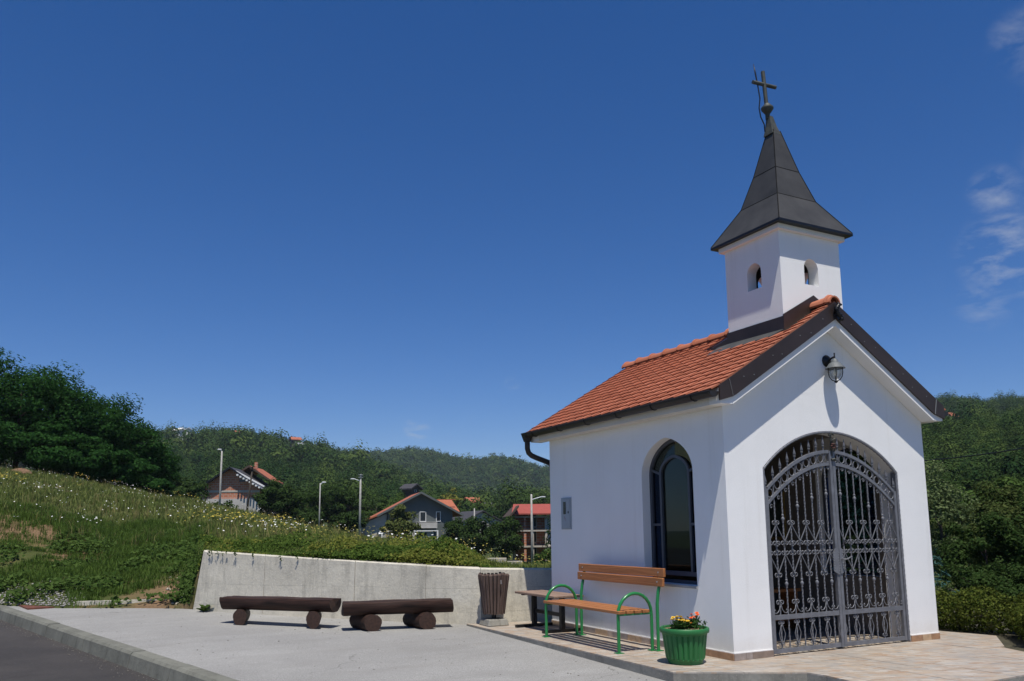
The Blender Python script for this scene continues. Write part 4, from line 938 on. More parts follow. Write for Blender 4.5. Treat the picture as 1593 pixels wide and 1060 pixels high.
# ------------------------------------------------------------------ flower planter
PX_, PY_ = -.512, .16
pl = empty('flower_planter', (PX_, PY_, 0)); tag(pl, 'round ribbed green plastic planter of flowers on the tiled terrace', 'planter')
mb = MB(); n = 96; prof = [(.175, .004), (.18, .03), (.192, .045), (.20, .06), (.228, .285), (.232, .30), (.234, .312)]
vs = []
for r_, z in prof:
    for k in range(n):
        a = 2*math.pi*k/n; g = (.013 if (k % 4) in (0,) else 0) if .05 < z < .295 else 0; vs.append(((r_-g)*math.cos(a), (r_-g)*math.sin(a), z))
mb.add(vs, [(i*n+k, i*n+(k+1) % n, (i+1)*n+(k+1) % n, (i+1)*n+k) for i in range(len(prof)-1) for k in range(n)] + [tuple(range(n-1, -1, -1))]); mb.build('pot', M_POT, pl)
MB().lathe([(.234, .305), (.25, .312), (.254, .33), (.252, .352), (.244, .36), (.228, .358), (.222, .34), (.222, .30)], 40, cap=False).build('rim', M_POT, pl, smooth=50)
mb = MB(); n = 24; vs = [(0, 0, .36)]
for j, rr in enumerate((.08, .15, .222)):
    for k in range(n): vs.append((rr*math.cos(2*math.pi*k/n), rr*math.sin(2*math.pi*k/n), .36-.03*rr/.22+random.uniform(-.012, .012)))
mb.add(vs, [(0, 1+k, 1+(k+1) % n) for k in range(n)] + [(1+j*n+k, 1+j*n+n+k, 1+j*n+n+(k+1) % n, 1+j*n+(k+1) % n) for j in range(2) for k in range(n)]); mb.build('soil', M_SOIL, pl)
# ------------------------------------------------------------------ leaves
def leaf_cloud(C, Nn, size, asp=.55, jit=.5):
    C = np.asarray(C, float); n = len(C); Nn = np.asarray(Nn, float)+rng.normal(0, jit, (n, 3)); Nn /= np.linalg.norm(Nn, axis=1)[:, None]+1e-9
    t = rng.normal(0, 1, (n, 3)); t -= (t*Nn).sum(1)[:, None]*Nn; t /= np.linalg.norm(t, axis=1)[:, None]+1e-9
    b = np.cross(Nn, t); L_ = (np.asarray(size)*rng.uniform(.65, 1.35, n))[:, None]/2
    V = np.stack([C-t*L_, C+b*L_*asp+t*L_*.1, C+t*L_, C-b*L_*asp+t*L_*.1], 1).reshape(-1, 3)
    return V, np.arange(n*4).reshape(n, 4)
def sph(n): v = rng.normal(0, 1, (n, 3)); return v/np.linalg.norm(v, axis=1)[:, None]
def crown_points(radii, nclump, nleaf, clump=.32, low=-.75, flat=.75, hollow=.55):
    """leaf positions spread over clumps that fill an ellipsoid"""
    radii = np.array(radii); c = sph(nclump)*(hollow+(1-hollow)*rng.random(nclump)**.6)[:, None]; c[:, 2] = np.maximum(c[:, 2], low)
    c *= (1+.18*rng.normal(0, 1, nclump))[:, None].clip(.7, 1.25); c = c*radii*(1-clump*.6)
    k = rng.integers(0, nclump, nleaf); d = sph(nleaf); rr = (.35+.65*rng.random(nleaf)**.5)[:, None]
    cs = (clump*rng.uniform(.6, 1.25, nclump))[k][:, None]*radii.mean()
    off = d*rr*cs*np.array((1, 1, flat)); P = c[k]+off
    nn = d*.8+P/np.linalg.norm(P, axis=1)[:, None]*.4+np.array((0, 0, .55)); return P, nn
LEAF = {
 'locust': leafm('locust_leaf', (.010, .034, .008), (.034, .088, .022), .3),
 'dark': leafm('dark_tree_leaf', (.016, .036, .010), (.054, .088, .026), .28),
 'mid': leafm('mid_green_leaf', (.03, .06, .014), (.085, .135, .035), .3),
 'olive': leafm('olive_leaf', (.05, .07, .02), (.13, .15, .05), .3),
 'box': leafm('hedge_leaf', (.026, .046, .009), (.115, .135, .028), .25),
 'spruce': leafm('blue_spruce_needle', (.018, .050, .045), (.055, .125, .115), .1),
 'olive2': leafm('bush_leaf', (.028, .048, .014), (.095, .118, .038), .3),
 'yellow': leafm('yellow_green_leaf', (.10, .11, .02), (.20, .20, .04), .3),
 'silver': leafm('willow_leaf', (.06, .09, .035), (.15, .19, .085), .3),
 'forest': leafm('forest_leaf', (.013, .034, .012), (.034, .068, .022), .2, (.095, .135, .035)),
}
M_BARK = simple('bark', (.05, .038, .028), .95, 0, .35, 8, 20, .6)
def tree(name, label, cat, base, h, rad, key, nclump=45, nleaf=4500, leaf=.22, group=None, lowfrac=.08, clump=.32, lean=(0, 0), stems=1, flat=.75, jit=.5):
    base = Vector(base); o = empty(name, base); tag(o, label, cat, group)
    ch_ = h*(1-lowfrac); cz = h-ch_/2; P, N_ = crown_points((rad, rad, ch_/2), nclump, nleaf, clump, flat=flat)
    P = P+np.array((lean[0], lean[1], cz)); P[:, 2] = np.maximum(P[:, 2], .03*h)
    V, F_ = leaf_cloud(P, N_, leaf, jit=jit); inst('crown', np_mesh('crown', V, F_, LEAF[key]), o)
    mb = MB(); tr = max(.02, h*.022)
    for s_ in range(stems):
        a0 = s_*2.4; ox, oy = (.08*h*math.cos(a0), .08*h*math.sin(a0)) if stems > 1 else (0, 0)
        mb.tube([(ox*.3, oy*.3, -.3), (ox*.5, oy*.5, h*.2), (ox+lean[0]*.4, oy+lean[1]*.4, h*.5), (ox*1.6+lean[0], oy*1.6+lean[1], h*.68)], [tr, tr*.8, tr*.5, tr*.15], 7)
        for k in range(5):
            a = k*2.39+s_; z = h*(.2+.08*k); mb.tube([(ox*.6, oy*.6, z), (ox+math.cos(a)*rad*.3, oy+math.sin(a)*rad*.3, z+h*.1), (ox+math.cos(a)*rad*.55, oy+math.sin(a)*rad*.55, z+h*.16)], [tr*.45, tr*.3, tr*.1], 5)
    mb.build('trunk', M_BARK, o, smooth=True); return o
# marigolds in the planter
M_MLEAF = leafm('marigold_leaf', (.02, .05, .012), (.06, .12, .03), .3)
def marigold(loc, col, label, nf, spread, hmin, hmax, nl=160):
    o = empty('marigold_plant', loc); tag(o, label, 'flower')
    P = rng.normal(0, 1, (nl, 3))*np.array((spread, spread, .03))+np.array((0, 0, hmin*.45)); P[:, 2] = np.clip(P[:, 2], .0, hmax*.85)
    V, F_ = leaf_cloud(P, np.tile((0, 0, .6), (nl, 1)), .045, .35, .8); inst('leaves', np_mesh('leaves', V, F_, M_MLEAF), o)
    m = simple('petal_%d' % len(bpy.data.materials), col, .6, 0, .25, 60, 80, .2)
    for k in range(nf):
        x, y = rng.normal(0, spread*.9, 2); z = random.uniform(hmin, hmax)
        MB().tube([(x*.4, y*.4, -.03), (x*.8, y*.8, z*.6), (x, y, z)], .003, 4).build('stem', M_MLEAF, o)
        mb = MB()
        for r_, tilt, n in ((.020, .25, 9), (.013, .7, 7), (.006, 1.1, 5)):
            for i in range(n):
                a = 2*math.pi*i/n+r_*90; d = Vector((math.cos(a), math.sin(a), 0)); s_ = Vector((-math.sin(a), math.cos(a), 0)); up_ = Vector((0, 0, r_*tilt))
                mb.add([d*.003, d*r_*.7+s_*r_*.42+up_, d*r_*1.15+up_*1.1, d*r_*.7-s_*r_*.42+up_], [(0, 1, 2, 3)])
        mb.build('bloom', m, o, loc=(x, y, z), rot=(random.uniform(-.5, .5), random.uniform(-.5, .5), 0))
marigold((PX_-.09, PY_-.02, .35), (.78, .52, .03), 'bushy yellow marigold in the green planter', 11, .045, .07, .12, 260)
marigold((PX_+.03, PY_-.03, .35), (.72, .30, .02), 'low amber marigold among leaves in the middle of the planter', 4, .05, .05, .09, 300)
marigold((PX_+.10, PY_-.02, .35), (.80, .16, .03), 'tall orange marigold stems on the wall side of the planter', 6, .045, .09, .15, 170)
# ------------------------------------------------------------------ log benches
def log_bench(s1, d, spc, l0, l1, label, sk=0.0):
    d = Vector((d[0], d[1], 0)).normalized(); nrm = Vector((d.y, -d.x, 0))
    if nrm.dot(Vector((-1, -1, 0))) < 0: nrm = -nrm
    base = Vector((*s1, lot_z(s1[1]))); o = empty('log_bench', base, math.atan2(d.y, d.x)); tag(o, label, 'bench', None)
    sr = .124; back = -.19 if (Matrix.Rotation(math.atan2(d.y, d.x), 3, 'Z') @ Vector((0, -1, 0))).dot(nrm) < 0 else .19
    for xk in (0, spc):
        mb = MB(); n = 18; vs = []
        for y in (-.0, .22, .44):
            for k in range(n):
                a = 2*math.pi*k/n; rr = sr*(1+.035*math.sin(3*a+xk*5)+.02*math.sin(7*a)); vs.append((xk+rr*math.cos(a)+sk*y, y, sr-.012+rr*math.sin(a)))
        mb.add(vs, [(j*n+k, j*n+(k+1) % n, j*n+n+(k+1) % n, j*n+n+k) for j in range(2) for k in range(n)]); sup = mb.build('support_log', M_LOGB, o, smooth=True)
        MB().add(vs[:n]+[(xk+.01, -.002, sr)], [(k, (k+1) % n, n) for k in range(n)]).build('end_grain', M_LOGE, sup); MB().add(vs[2*n:]+[(xk+sk*.44, .442, sr)], [((k+1) % n, k, n) for k in range(n)]).build('end_grain', M_LOGE, sup)
    mb = MB(); n = 30; m = 24; vs = []; z0 = 2*sr-.035
    for i in range(m):
        t = i/(m-1); x = -l0+(l0+spc+l1)*t
        for k in range(n):
            a = 2*math.pi*k/n; rr = .145*(1+.04*math.sin(2*a+t*4)+.025*math.sin(5*a+t*9)+.045*mnoise.noise((math.cos(a)*5, math.sin(a)*5, t*2.5+l0*9))+.03*mnoise.noise((math.cos(a)*11, math.sin(a)*11, t*5))); z = .132+rr*math.sin(a); z = min(z, .188+.004*math.sin(t*13+k)+.006*mnoise.noise((k*.8, t*4, l0))); vs.append((x+(.012*math.sin(a*2) if i in (0, m-1) else 0), .2+rr*math.cos(a)*1.12, z0+max(z-.0, .0)))
    mb.add(vs, [(i*n+k, i*n+(k+1) % n, i*n+n+(k+1) % n, i*n+n+k) for i in range(m-1) for k in range(n)]); st = mb.build('seat_log', M_LOG, o, smooth=50)
    mb = MB(); c0 = (-l0-.002, .2, z0+.11); c1 = (spc+l1+.002, .2, z0+.11)
    MB().add(vs[:n]+[c0], [((k+1) % n, k, n) for k in range(n)]).build('end_grain', M_LOGE, st); MB().add(vs[-n:]+[c1], [(k, (k+1) % n, n) for k in range(n)]).build('end_grain', M_LOGE, st)
    return o
M_LOGB = woodm('dark_support_log', (.028, .014, .010), 1, .6, .65, .3)
log_bench((-3.99, 6.27), (.675, -.738), 1.30, .42, .24, 'longer half log bench on round supports, the one further from the litter bin', -.62)
log_bench((-2.42, 4.66), (.975, -.22), .78, .42, .38, 'shorter half log bench on round supports, the one closer to the litter bin', -.42)
# ------------------------------------------------------------------ plants round the lot
def pt(px, q, dz=0): x, y = px_xy(px, q); return (x, y, terr_z(px, q)+dz)
# weeds at the foot of the wall
def weed(loc, h, n, label, key='mid', sz=.1):
    o = empty('weed', loc); tag(o, label, 'weed')
    mb = MB()
    for k in range(n):
        a = random.uniform(0, 6.28); l_ = h*random.uniform(.6, 1.1); w_ = sz*random.uniform(.18, .3); d = Vector((math.cos(a), math.sin(a), 0)); s_ = Vector((-d.y, d.x, 0)); up_ = random.uniform(.5, 1.3)
        p1 = d*l_*.4+Vector((0, 0, l_*.5*up_)); p2 = d*l_*.9+Vector((0, 0, l_*.55*up_)); mb.add([d*.005, p1+s_*w_, p2, p1-s_*w_], [(0, 1, 2, 3)])
    mb.build('leaves', LEAF[key], o)
weed((-4.24, 8.42, lot_z(8.4)), .20, 26, 'leafy green weed growing at the left foot of the concrete wall', 'mid', .16)
# ground cover
def scatter(n, pa, pb, qa, qb, near_bias=1.0):
    out = []
    while len(out) < n:
        px = random.uniform(pa, pb); q = (random.uniform(qa**near_bias, qb**near_bias))**(1/near_bias)
        if q < start_q(px)+.05: continue
        out.append((px, q))
    return out
def blades(points, hfun, k, wid, name, m, label, cat):
    """grass: k bent blades at each point"""
    pos = []; hs_ = []
    for px, q in points:
        x, y = px_xy(px, q); z = terr_z(px, q); h = hfun(px, q, x, y)
        if h <= 0: continue
        pos.append((x, y, z)); hs_.append(h)
    pos = np.repeat(np.array(pos), k, 0); hs_ = np.repeat(np.array(hs_), k)*rng.uniform(.45, 1.15, len(pos)); n = len(pos)
    a = rng.uniform(0, 2*np.pi, n); r_ = .11*np.sqrt(rng.random(n)); b = pos.copy(); b[:, 0] += r_*np.cos(a*3.1); b[:, 1] += r_*np.sin(a*3.1); b[:, 2] -= .04
    d = np.stack([np.cos(a), np.sin(a), np.zeros(n)], 1); s_ = np.stack([-d[:, 1], d[:, 0], d[:, 2]], 1); ln = rng.uniform(.1, .75, n)[:, None]*hs_[:, None]
    w_ = wid*rng.uniform(.6, 1.3, n)[:, None]; up_ = np.array((0, 0, 1.0))
    m1 = b+d*ln*.35+up_*hs_[:, None]*.6; tp = b+d*ln+up_*hs_[:, None]*rng.uniform(.75, 1, n)[:, None]
    V = np.stack([b-s_*w_, b+s_*w_, m1+s_*w_*.8, m1-s_*w_*.8, tp], 1).reshape(-1, 3); i = np.arange(n)[:, None]*5
    F_ = np.concatenate([i+np.array([[0, 1, 2]]), i+np.array([[0, 2, 3]]), i+np.array([[3, 2, 4]])])
    o = inst(name, np_mesh(name, V, F_, m)); tag(o, label, cat, kind='stuff'); return o
M_GR1 = leafm('bank_grass_blade', (.034, .072, .013), (.112, .172, .040), .3)
M_GR2 = leafm('meadow_grass_blade', (.055, .090, .020), (.20, .225, .075), .3)
def nz(x, y, s, o=0): return mnoise.noise((x*s, y*s, o))
def hbank(px, q, x, y):
    bare = nz(x, y, .5, 2)+.55*nz(x, y, 1.6, 9)
    soil = 1 if (px < 85 and 19.5 < q < 23.5) or (255 < px < 318 and q < 16.8) else 0
    if bare > .34 or (soil and random.random() < .62+.5*bare): return 0
    if px < 115 and q < 16.6 and start_q(px)-.1 < q: return 0 if random.random() < .8 else .08
    return .13+.12*max(0, nz(x, y, .8, 4)+.4)+(.12 if q > 21 else 0)
def hmead(px, q, x, y): return .28+.16*nz(x, y, .4, 6)
blades(scatter(9500, -110, 330, 14.6, 25), hbank, 13, .0055, 'bank_grass', M_GR1, 'short green grass covering the bank beside the wall', 'grass')
blades(scatter(9000, 318, 1000, 12.7, 26), lambda px, q, x, y: .20+.1*nz(x, y, .7)+(.0 if px > 690 else 0), 11, .005, 'meadow_grass', M_GR2, 'tall meadow grass growing behind the top of the wall', 'grass')
blades(scatter(11000, -260, 900, 23, 52), hmead, 8, .013, 'meadow_grass', M_GR2, 'tall flowering meadow grass over the upper slope', 'grass')
blades([p for p in scatter(2600, -200, 800, 20, 48) if nz(*px_xy(*p), .5, 41) > 0], lambda px, q, x, y: .50+.2*nz(x, y, .9, 5), 4, .006, 'seed_stalks', leafm('dry_stalk', (.12, .11, .04), (.26, .22, .10), .3), 'tall straw coloured seed stalks standing over the meadow', 'grass')
# broad leaved weeds on the bank
pts_ = [p for p in scatter(5200, -110, 325, 14.6, 24) if nz(*px_xy(*p), .9, 7) > .1 and not (p[0] < 85 and 19.3 < p[1] < 23.3)]
P = np.array([pt(*p) for p in pts_]); P = np.repeat(P, 5, 0)+rng.normal(0, .09, (len(P)*5, 3))*np.array((1, 1, .35))+np.array((0, 0, .10))
V, F_ = leaf_cloud(P, np.tile((0, -.2, 1.0), (len(P), 1)), .10, .6, .55); tag(inst('bank_weeds', np_mesh('bank_weeds', V, F_, LEAF['mid'])), 'broad leaved weeds spread over the grassy bank', 'weeds', kind='stuff')
P = []
for k in range(2600):
    px = min(316.5, random.gauss(303, 12)); q = start_q(px)+abs(random.gauss(0, .7)); P.append(pt(px, q, random.random()**2*.22))
V, F_ = leaf_cloud(P, np.tile((-.4, -.5, .7), (len(P), 1)), .075, .5, .6); tag(inst('bank_weeds', np_mesh('bank_weeds', V, F_, LEAF['mid'])), 'tangle of weeds on the bank against the slanted wall end', 'weeds', kind='stuff')
# trailing shrubs along the wall top
def shrub_band(n, thr, sgn, m, label):
    P = []; N_ = []
    while len(P) < n:
        px = random.uniform(312, 850); g = abs(random.gauss(0, 1)); q = start_q(px)-.12+g*1.3
        x, y = px_xy(px, q)
        if sgn*(nz(x, y, .9, 17)+random.gauss(0, .12)) < thr: continue
        env = max(.05, .30+.40*nz(x, y, .8, 11)+.20*nz(x, y, 2.3, 1))*min(1, .4+(q-start_q(px)+.12)*.9)*(1 if px < 700 else max(.28, 1-(px-700)/90))*(.7 if px < 450 else .8)
        z = (terr_z(px, max(q, start_q(px)+.05)))+env*random.random()**.5; P.append((x, y, z)); N_.append((-.2, -.5, .9))
    V, F_ = leaf_cloud(P, N_, .055, .55, .6); tag(inst('wall_top_shrubs', np_mesh('wall_top_shrubs', V, F_, m)), label, 'shrubs', kind='stuff')
shrub_band(24000, -.02, 1, leafm('cotoneaster_leaf', (.028, .055, .012), (.095, .145, .03), .3), 'dense low green shrubs massed along the top of the wall')
shrub_band(13000, -.02, -1, leafm('yellowish_shrub_leaf', (.06, .085, .015), (.19, .20, .045), .3), 'paler yellow green shrubs mixed in along the top of the wall')
P = []
for k in range(11):
    d = random.choice((random.uniform(.15, 2.6), random.uniform(.1, 1.3))); (x, y), (tx, ty) = along(d); ln = random.uniform(.04, .12)
    for i in range(int(ln*130)): P.append((x-.012+random.gauss(0, .012)+tx*.15*i/90, y-.012+random.gauss(0, .012)+ty*.15*i/90, wall_top(d)+.02-i/130+random.gauss(0, .008)))
V, F_ = leaf_cloud(P, np.tile((-.5, -.6, .4), (len(P), 1)), .034, .6, .5); tag(inst('trailing_sprigs', np_mesh('trailing_sprigs', V, F_, LEAF['dark'])), 'dark sprigs trailing over the upper edge of the wall', 'sprigs', kind='stuff')
# flowers
def flowers(n, fn, col, r_, label, nm, hh):
    P = []
    tries = 0
    while len(P) < n and tries < n*60:
        tries += 1; px = random.uniform(-200, 860); q = random.uniform(16, 50)
        if q < start_q(px)+.6: continue
        x, y = px_xy(px, q)
        if fn(px, q, x, y): P.append((x, y, terr_z(px, q)+random.uniform(*hh)))
    P = np.array(P); V, F_ = leaf_cloud(P, np.tile((-.1, -.25, 1), (len(P), 1)), r_*2, 1.0, .25)
    t = NT(nm+'_petal'); rr = t.pos().outputs['Random Per Island']; m = t.pbr(t.mix(rr, sc3(col, .7), col), .8)
    tag(inst(nm, np_mesh(nm, V, F_, m)), label, 'flowers', kind='stuff')
flowers(760, lambda px, q, x, y: nz(x, y, .33, 21)+.4*nz(x, y, 1.4, 2) > .30 and (q > 21 or px > 340), (.78, .78, .74), .025, 'white umbel flowers scattered over the meadow', 'white_flowers', (.22, .46))
flowers(350, lambda px, q, x, y: q > 22, (.7, .7, .66), .02, 'single white flowers dotted thinly over the meadow', 'white_flowers', (.25, .48))
flowers(850, lambda px, q, x, y: nz(x, y, .26, 31)+.35*nz(x, y, 1.1, 3) > .46 and q > 25, (.34, .27, .025), .034, 'yellow goldenrod flowers in patches along the crest of the meadow', 'yellow_flowers', (.25, .55))
flowers(550, lambda px, q, x, y: px > 420 and q < 22, (.30, .25, .04), .018, 'small yellow flowers among the shrubs behind the wall', 'yellow_flowers', (.22, .5))
# gravel by the drain cover and stones at the foot of the wall
def stones(n, fn, rmin, rmax, label, nm, col):
    P = [fn() for _ in range(n)]; ico = np.array([(1, 0, 0), (-1, 0, 0), (0, 1, 0), (0, -1, 0), (0, 0, 1), (0, 0, -1)], float); fc = np.array([(0, 2, 4), (2, 1, 4), (1, 3, 4), (3, 0, 4), (2, 0, 5), (1, 2, 5), (3, 1, 5), (0, 3, 5)])
    V = []; F_ = []
    for i, p in enumerate(P):
        r_ = random.uniform(rmin, rmax); V.append(ico*r_*rng.uniform(.5, 1.2, (6, 3))*np.array((1, 1, .7))+np.array(p)); F_.append(fc+6*i)
    t = NT(nm+'_stone'); m = t.pbr(t.mix(t.pos().outputs['Random Per Island'], sc3(col, .55), col), .9)
    tag(inst(nm, np_mesh(nm, np.concatenate(V), np.concatenate(F_), m)), label, 'gravel', kind='stuff')
def gfn():
    px = random.uniform(-90, 130)+random.gauss(0, 10); q = start_q(px)+abs(random.gauss(0, .75)); return pt(px, q, .01)
stones(1100, gfn, .010, .036, 'pale loose gravel beside the rusty drain cover', 'gravel', (.36, .345, .32))
def sfn():
    px = random.gauss(287, 12); q = start_q(px)+abs(random.gauss(0, .9)); return pt(px, q, .01)
stones(34, sfn, .015, .06, 'pale stones and rubble at the bank end of the wall', 'rubble', (.42, .37, .30))
def rfn():
    y = random.uniform(1, 13); return (kerb_x(y)-.05-abs(random.gauss(0, .12)), y, lot_z(y)-.16)
stones(380, rfn, .003, .009, 'fine grit lying in the gutter along the kerb', 'grit', (.30, .28, .24))
def lfn():
    y = random.uniform(-2, 9); return (random.uniform(kerb_x(y)+.3, -1.1), y, lot_z(y)+.002)
stones(260, lfn, .004, .012, 'loose grit and crumbs scattered on the pale lot', 'grit', (.16, .14, .12))
hp = MB(); vs = []
for j, (rr, z) in enumerate(((.62, 0), (.5, .13), (.25, .25), (0.02, .30))):
    for k in range(14): vs.append((rr*math.cos(k*.449)*(1+.1*math.sin(k*2)), rr*math.sin(k*.449), z+random.uniform(-.03, .03)))
hp.add(vs, [(j*14+k, j*14+(k+1) % 14, j*14+14+(k+1) % 14, j*14+14+k) for j in range(3) for k in range(14)]); ho = hp.build('hay_pile', simple('dry_hay', (.17, .10, .055), .95, 0, .5, 20, 60, .9), loc=pt(26, 45)); tag(ho, 'small heap of dry brown hay on the crest of the meadow', 'hay pile')
# ------------------------------------------------------------------ trees on the left crest
for k, (px, q, top, rad, lab) in enumerate(((-75, 53, 522, 4.6, 'tallest dark locust tree, at the uphill end of the row on the crest'), (18, 52, 540, 3.7, 'tall dark locust tree with ragged top on the crest above the bank'), (62, 57, 566, 3.6, 'dark locust tree leaning into its taller neighbour on the crest'), (112, 54, 597, 3.2, 'dense dark locust tree in the middle of the row on the crest'), (152, 57, 612, 3.2, 'dark locust tree with a feathery pointed top in the crest row'), (207, 58, 647, 2.4, 'locust tree with paler upper leaves towards the downhill end of the row'), (243, 60, 690, 1.6, 'small dark bushy tree at the downhill end of the crest row'))):
    x, y = px_xy(px, q); g = terr_z(px, q); zt = at_q(px, top, q)[2]; h = zt-g
    tree('locust_tree', lab, 'tree', (x, y, g), h, rad, 'locust', 120, int(16000*rad/3), .20, 'dark trees on the crest of the meadow', .0, .30, flat=.62, jit=.4)
for k, (px, q, top, rad, lab) in enumerate(((85, 50, 660, 2.4, 'dark bush at the foot of the two tallest crest trees'), (175, 53, 700, 2.2, 'dark bush below the feathery topped crest tree'), (-20, 49, 640, 2.8, 'largest dark bush beside the hay pile under the crest trees'), (228, 57, 735, 1.6, 'smallest dark bush where the crest row ends downhill'), (135, 51, 690, 2.2, 'dark bush under the dense middle tree of the crest row'))):
    x, y = px_xy(px, q); g = terr_z(px, q); h = at_q(px, top, q)[2]-g
    tree('bush', lab, 'bush', (x, y, g), h, rad*1.1, 'locust', 44, 8000, .21, 'bushes under the crest trees', .0, .34, flat=.5, jit=.4)
# ------------------------------------------------------------------ mid ground trees
def mtree(px, q, top, rad, key, label, name='tree', n=4500, leaf=.32, grp=None, low=.03, clump=.33, nc=32):
    x, y = px_xy(px, q); g = terr_z(px, q); h = max(1.2, at_q(px, top, q)[2]-g)
    return tree(name, label, 'tree' if 'tree' in name else 'bush', (x, y, g), h, rad, key, nc, n, leaf, grp, low, clump)
mtree(284, 92, 738, 2.6, 'dark', 'dark round bush against the uphill side of the brick house', 'bush')
mtree(425, 88, 742, 2.5, 'dark', 'dark tree in front of the downhill eave of the brick house', 'tree', 5500, .28)
mtree(446, 95, 762, 2.0, 'dark', 'low dark bush below the brick house eave', 'bush')
mtree(345, 80, 778, 1.4, 'dark', 'small round bush in front of the grey base of the brick house', 'bush', 900)
for k, (px, q, top, rad, key, lab) in enumerate(((478, 105, 752, 3.4, 'dark', 'broad dark tree between the brick house and the slim white lamp post'), (512, 112, 744, 3.6, 'dark', 'tallest dark tree of the belt, right beside the slim white lamp post'), (540, 108, 750, 3.2, 'dark', 'dark tree of the belt just behind the tall concrete lamp post'), (585, 125, 768, 3.4, 'mid', 'lighter green tree between the tall lamp post and the grey house'), (610, 135, 765, 3.2, 'mid', 'lighter green tree rising over the roof slope of the grey house'), (470, 90, 790, 2.4, 'dark', 'low dark tree in front of the belt beside the brick house bushes'), (536, 92, 795, 2.2, 'dark', 'low dark tree at the foot of the tall concrete lamp post'))):
    mtree(px, q, top, rad, key, lab, 'tree', 5500, .34, 'tree belt between the houses')
mtree(621, 92, 783, 2.1, 'olive', 'grey green willow like shrub in front of the grey house', 'bush', 3400, .35)
mtree(712, 95, 803, 2.4, 'dark', 'dark rounded tree beside the balcony of the grey house', 'tree', 5500, .28)
mtree(745, 92, 800, 2.2, 'dark', 'dark round tree between the grey house and the unfinished house', 'tree', 5500, .28)
mtree(786, 88, 795, 2.2, 'dark', 'tall dark tree beside the unfinished house', 'tree', 5500, .28)
mtree(845, 60, 850, 1.0, 'mid', 'small shrub at the foot of the unfinished house', 'bush', 1200, .2)
mtree(701, 210, 755, 3.2, 'yellow', 'yellow green pointed tree standing out on the wooded slope', 'tree', 1500, .8)
# ------------------------------------------------------------------ lamp posts
M_POLE = concrete('pole_concrete', (.40, .39, .365)); M_POLW = simple('dark_pole_wood', (.05, .04, .03), .9); M_LHEAD = simple('lamp_head_white', (.75, .76, .78), .4)
def lamp(px, q, top, side, label, armz=.9, r_=.13, arm=1.3, wood=False, tilt=0, name='street_lamp'):
    x, y = px_xy(px, q); g = terr_z(px, q)-.5; h = at_q(px, top, q)[2]-g; o = empty(name, (x, y, g)); tag(o, label, 'lamp post' if name == 'street_lamp' else 'pole')
    rr = Rh*side; t = Rh*tilt
    MB().tube([(0, 0, 0), (t[0]*.5, t[1]*.5, h*.5), (t[0], t[1], h)], [r_, r_*.85, r_*.65], 8).build('pole', M_POLW if wood else M_POLE, o, smooth=True)
    if side:
        b = (t[0]*armz, t[1]*armz, h*armz); e = (b[0]+rr[0]*arm, b[1]+rr[1]*arm, b[2]+.25)
        MB().tube([b, e], .04, 6).build('arm', M_LHEAD, o); MB().box((e[0]+rr[0]*.2, e[1]+rr[1]*.2, e[2]), (.36, .36, .11)).build('lamp_head', M_LHEAD, o, bevel=.03)
    for zf in ((.955, .99) if px in (560, 382) else ()): MB().box((t[0]*zf, t[1]*zf, h*zf), (.5*abs(Rh[0])+.06, .5*abs(Rh[1])+.06, .06)).build('cross_arm', M_POLW if wood else M_PALE, o)
    return o
lamp(341, 78, 702, -.5, 'pale concrete lamp post in front of the brick house gable', .985, .11, .3)
lamp(382, 84, 726, 0, 'dark leaning wooden utility pole beside the brick house', wood=True, tilt=.55, name='utility_pole', r_=.12)
lamp(560, 88, 738, -1, 'tall pale concrete lamp post between the tree belt and the grey house', .90, .14, .7)
lamp(827, 76, 769, 1, 'concrete lamp post in front of the unfinished house', .93, .13, .9)
lamp(497, 80, 752, .6, 'slim white lamp post against the dark tree belt', .97, .08, .4)
lamp(738, 110, 791, 0, 'short white post beside the grey slate roof', r_=.13, name='post')
# ------------------------------------------------------------------ houses
M_BRICK = None
def brickm():
    t = NT('hollow_brick'); b = t.n('ShaderNodeTexBrick'); t.set(b.inputs['Vector'], t.mapping(t.n('ShaderNodeTexCoord').outputs['Object'], (1, 1, 1), (0, 0, 0), (R(90), 0, 0)))
    b.inputs['Scale'].default_value = 1; b.inputs['Brick Width'].default_value = .55; b.inputs['Row Height'].default_value = .30; b.inputs['Mortar Size'].default_value = .025
    b.inputs['Color1'].default_value = (.42, .14, .07, 1); b.inputs['Color2'].default_value = (.52, .20, .11, 1); b.inputs['Mortar'].default_value = (.42, .36, .30, 1)
    return t.pbr(b.outputs['Color'], .9)
M_BRICK = brickm(); M_GREYW = simple('grey_render', (.10, .115, .115), .9, 0, .1, 1, 20, .1); M_PLAS = simple('pale_plaster', (.45, .43, .40), .9, 0, .15, 1, 20, .2); M_DKR = simple('dark_slate_roof', (.045, .042, .045), .7, 0, .2, 2)
M_RED = simple('far_red_tiles', (.34, .105, .052), .8, 0, .2, 2); M_RED2 = simple('far_bright_red_tiles', (.30, .062, .042), .7, 0, .12, 2); M_WHT = simple('white_joinery', (.72, .72, .70), .6, 0, .05, 2); M_PANE = simple('dark_window_pane', (.02, .025, .03), .15); M_RAW = simple('raw_concrete', (.44, .40, .34), .9, 0, .2, 1, 20, .3); M_DKW = simple('dark_wood_boards', (.07, .045, .03), .85)
GYAW = math.atan2(Fh[1], Fh[0])-math.pi/2
def face_house(px, q, yaw, label, name):
    x, y = px_xy(px, q); o = empty(name, (x, y, terr_z(px, q)), GYAW+yaw); tag(o, label, 'house'); return o
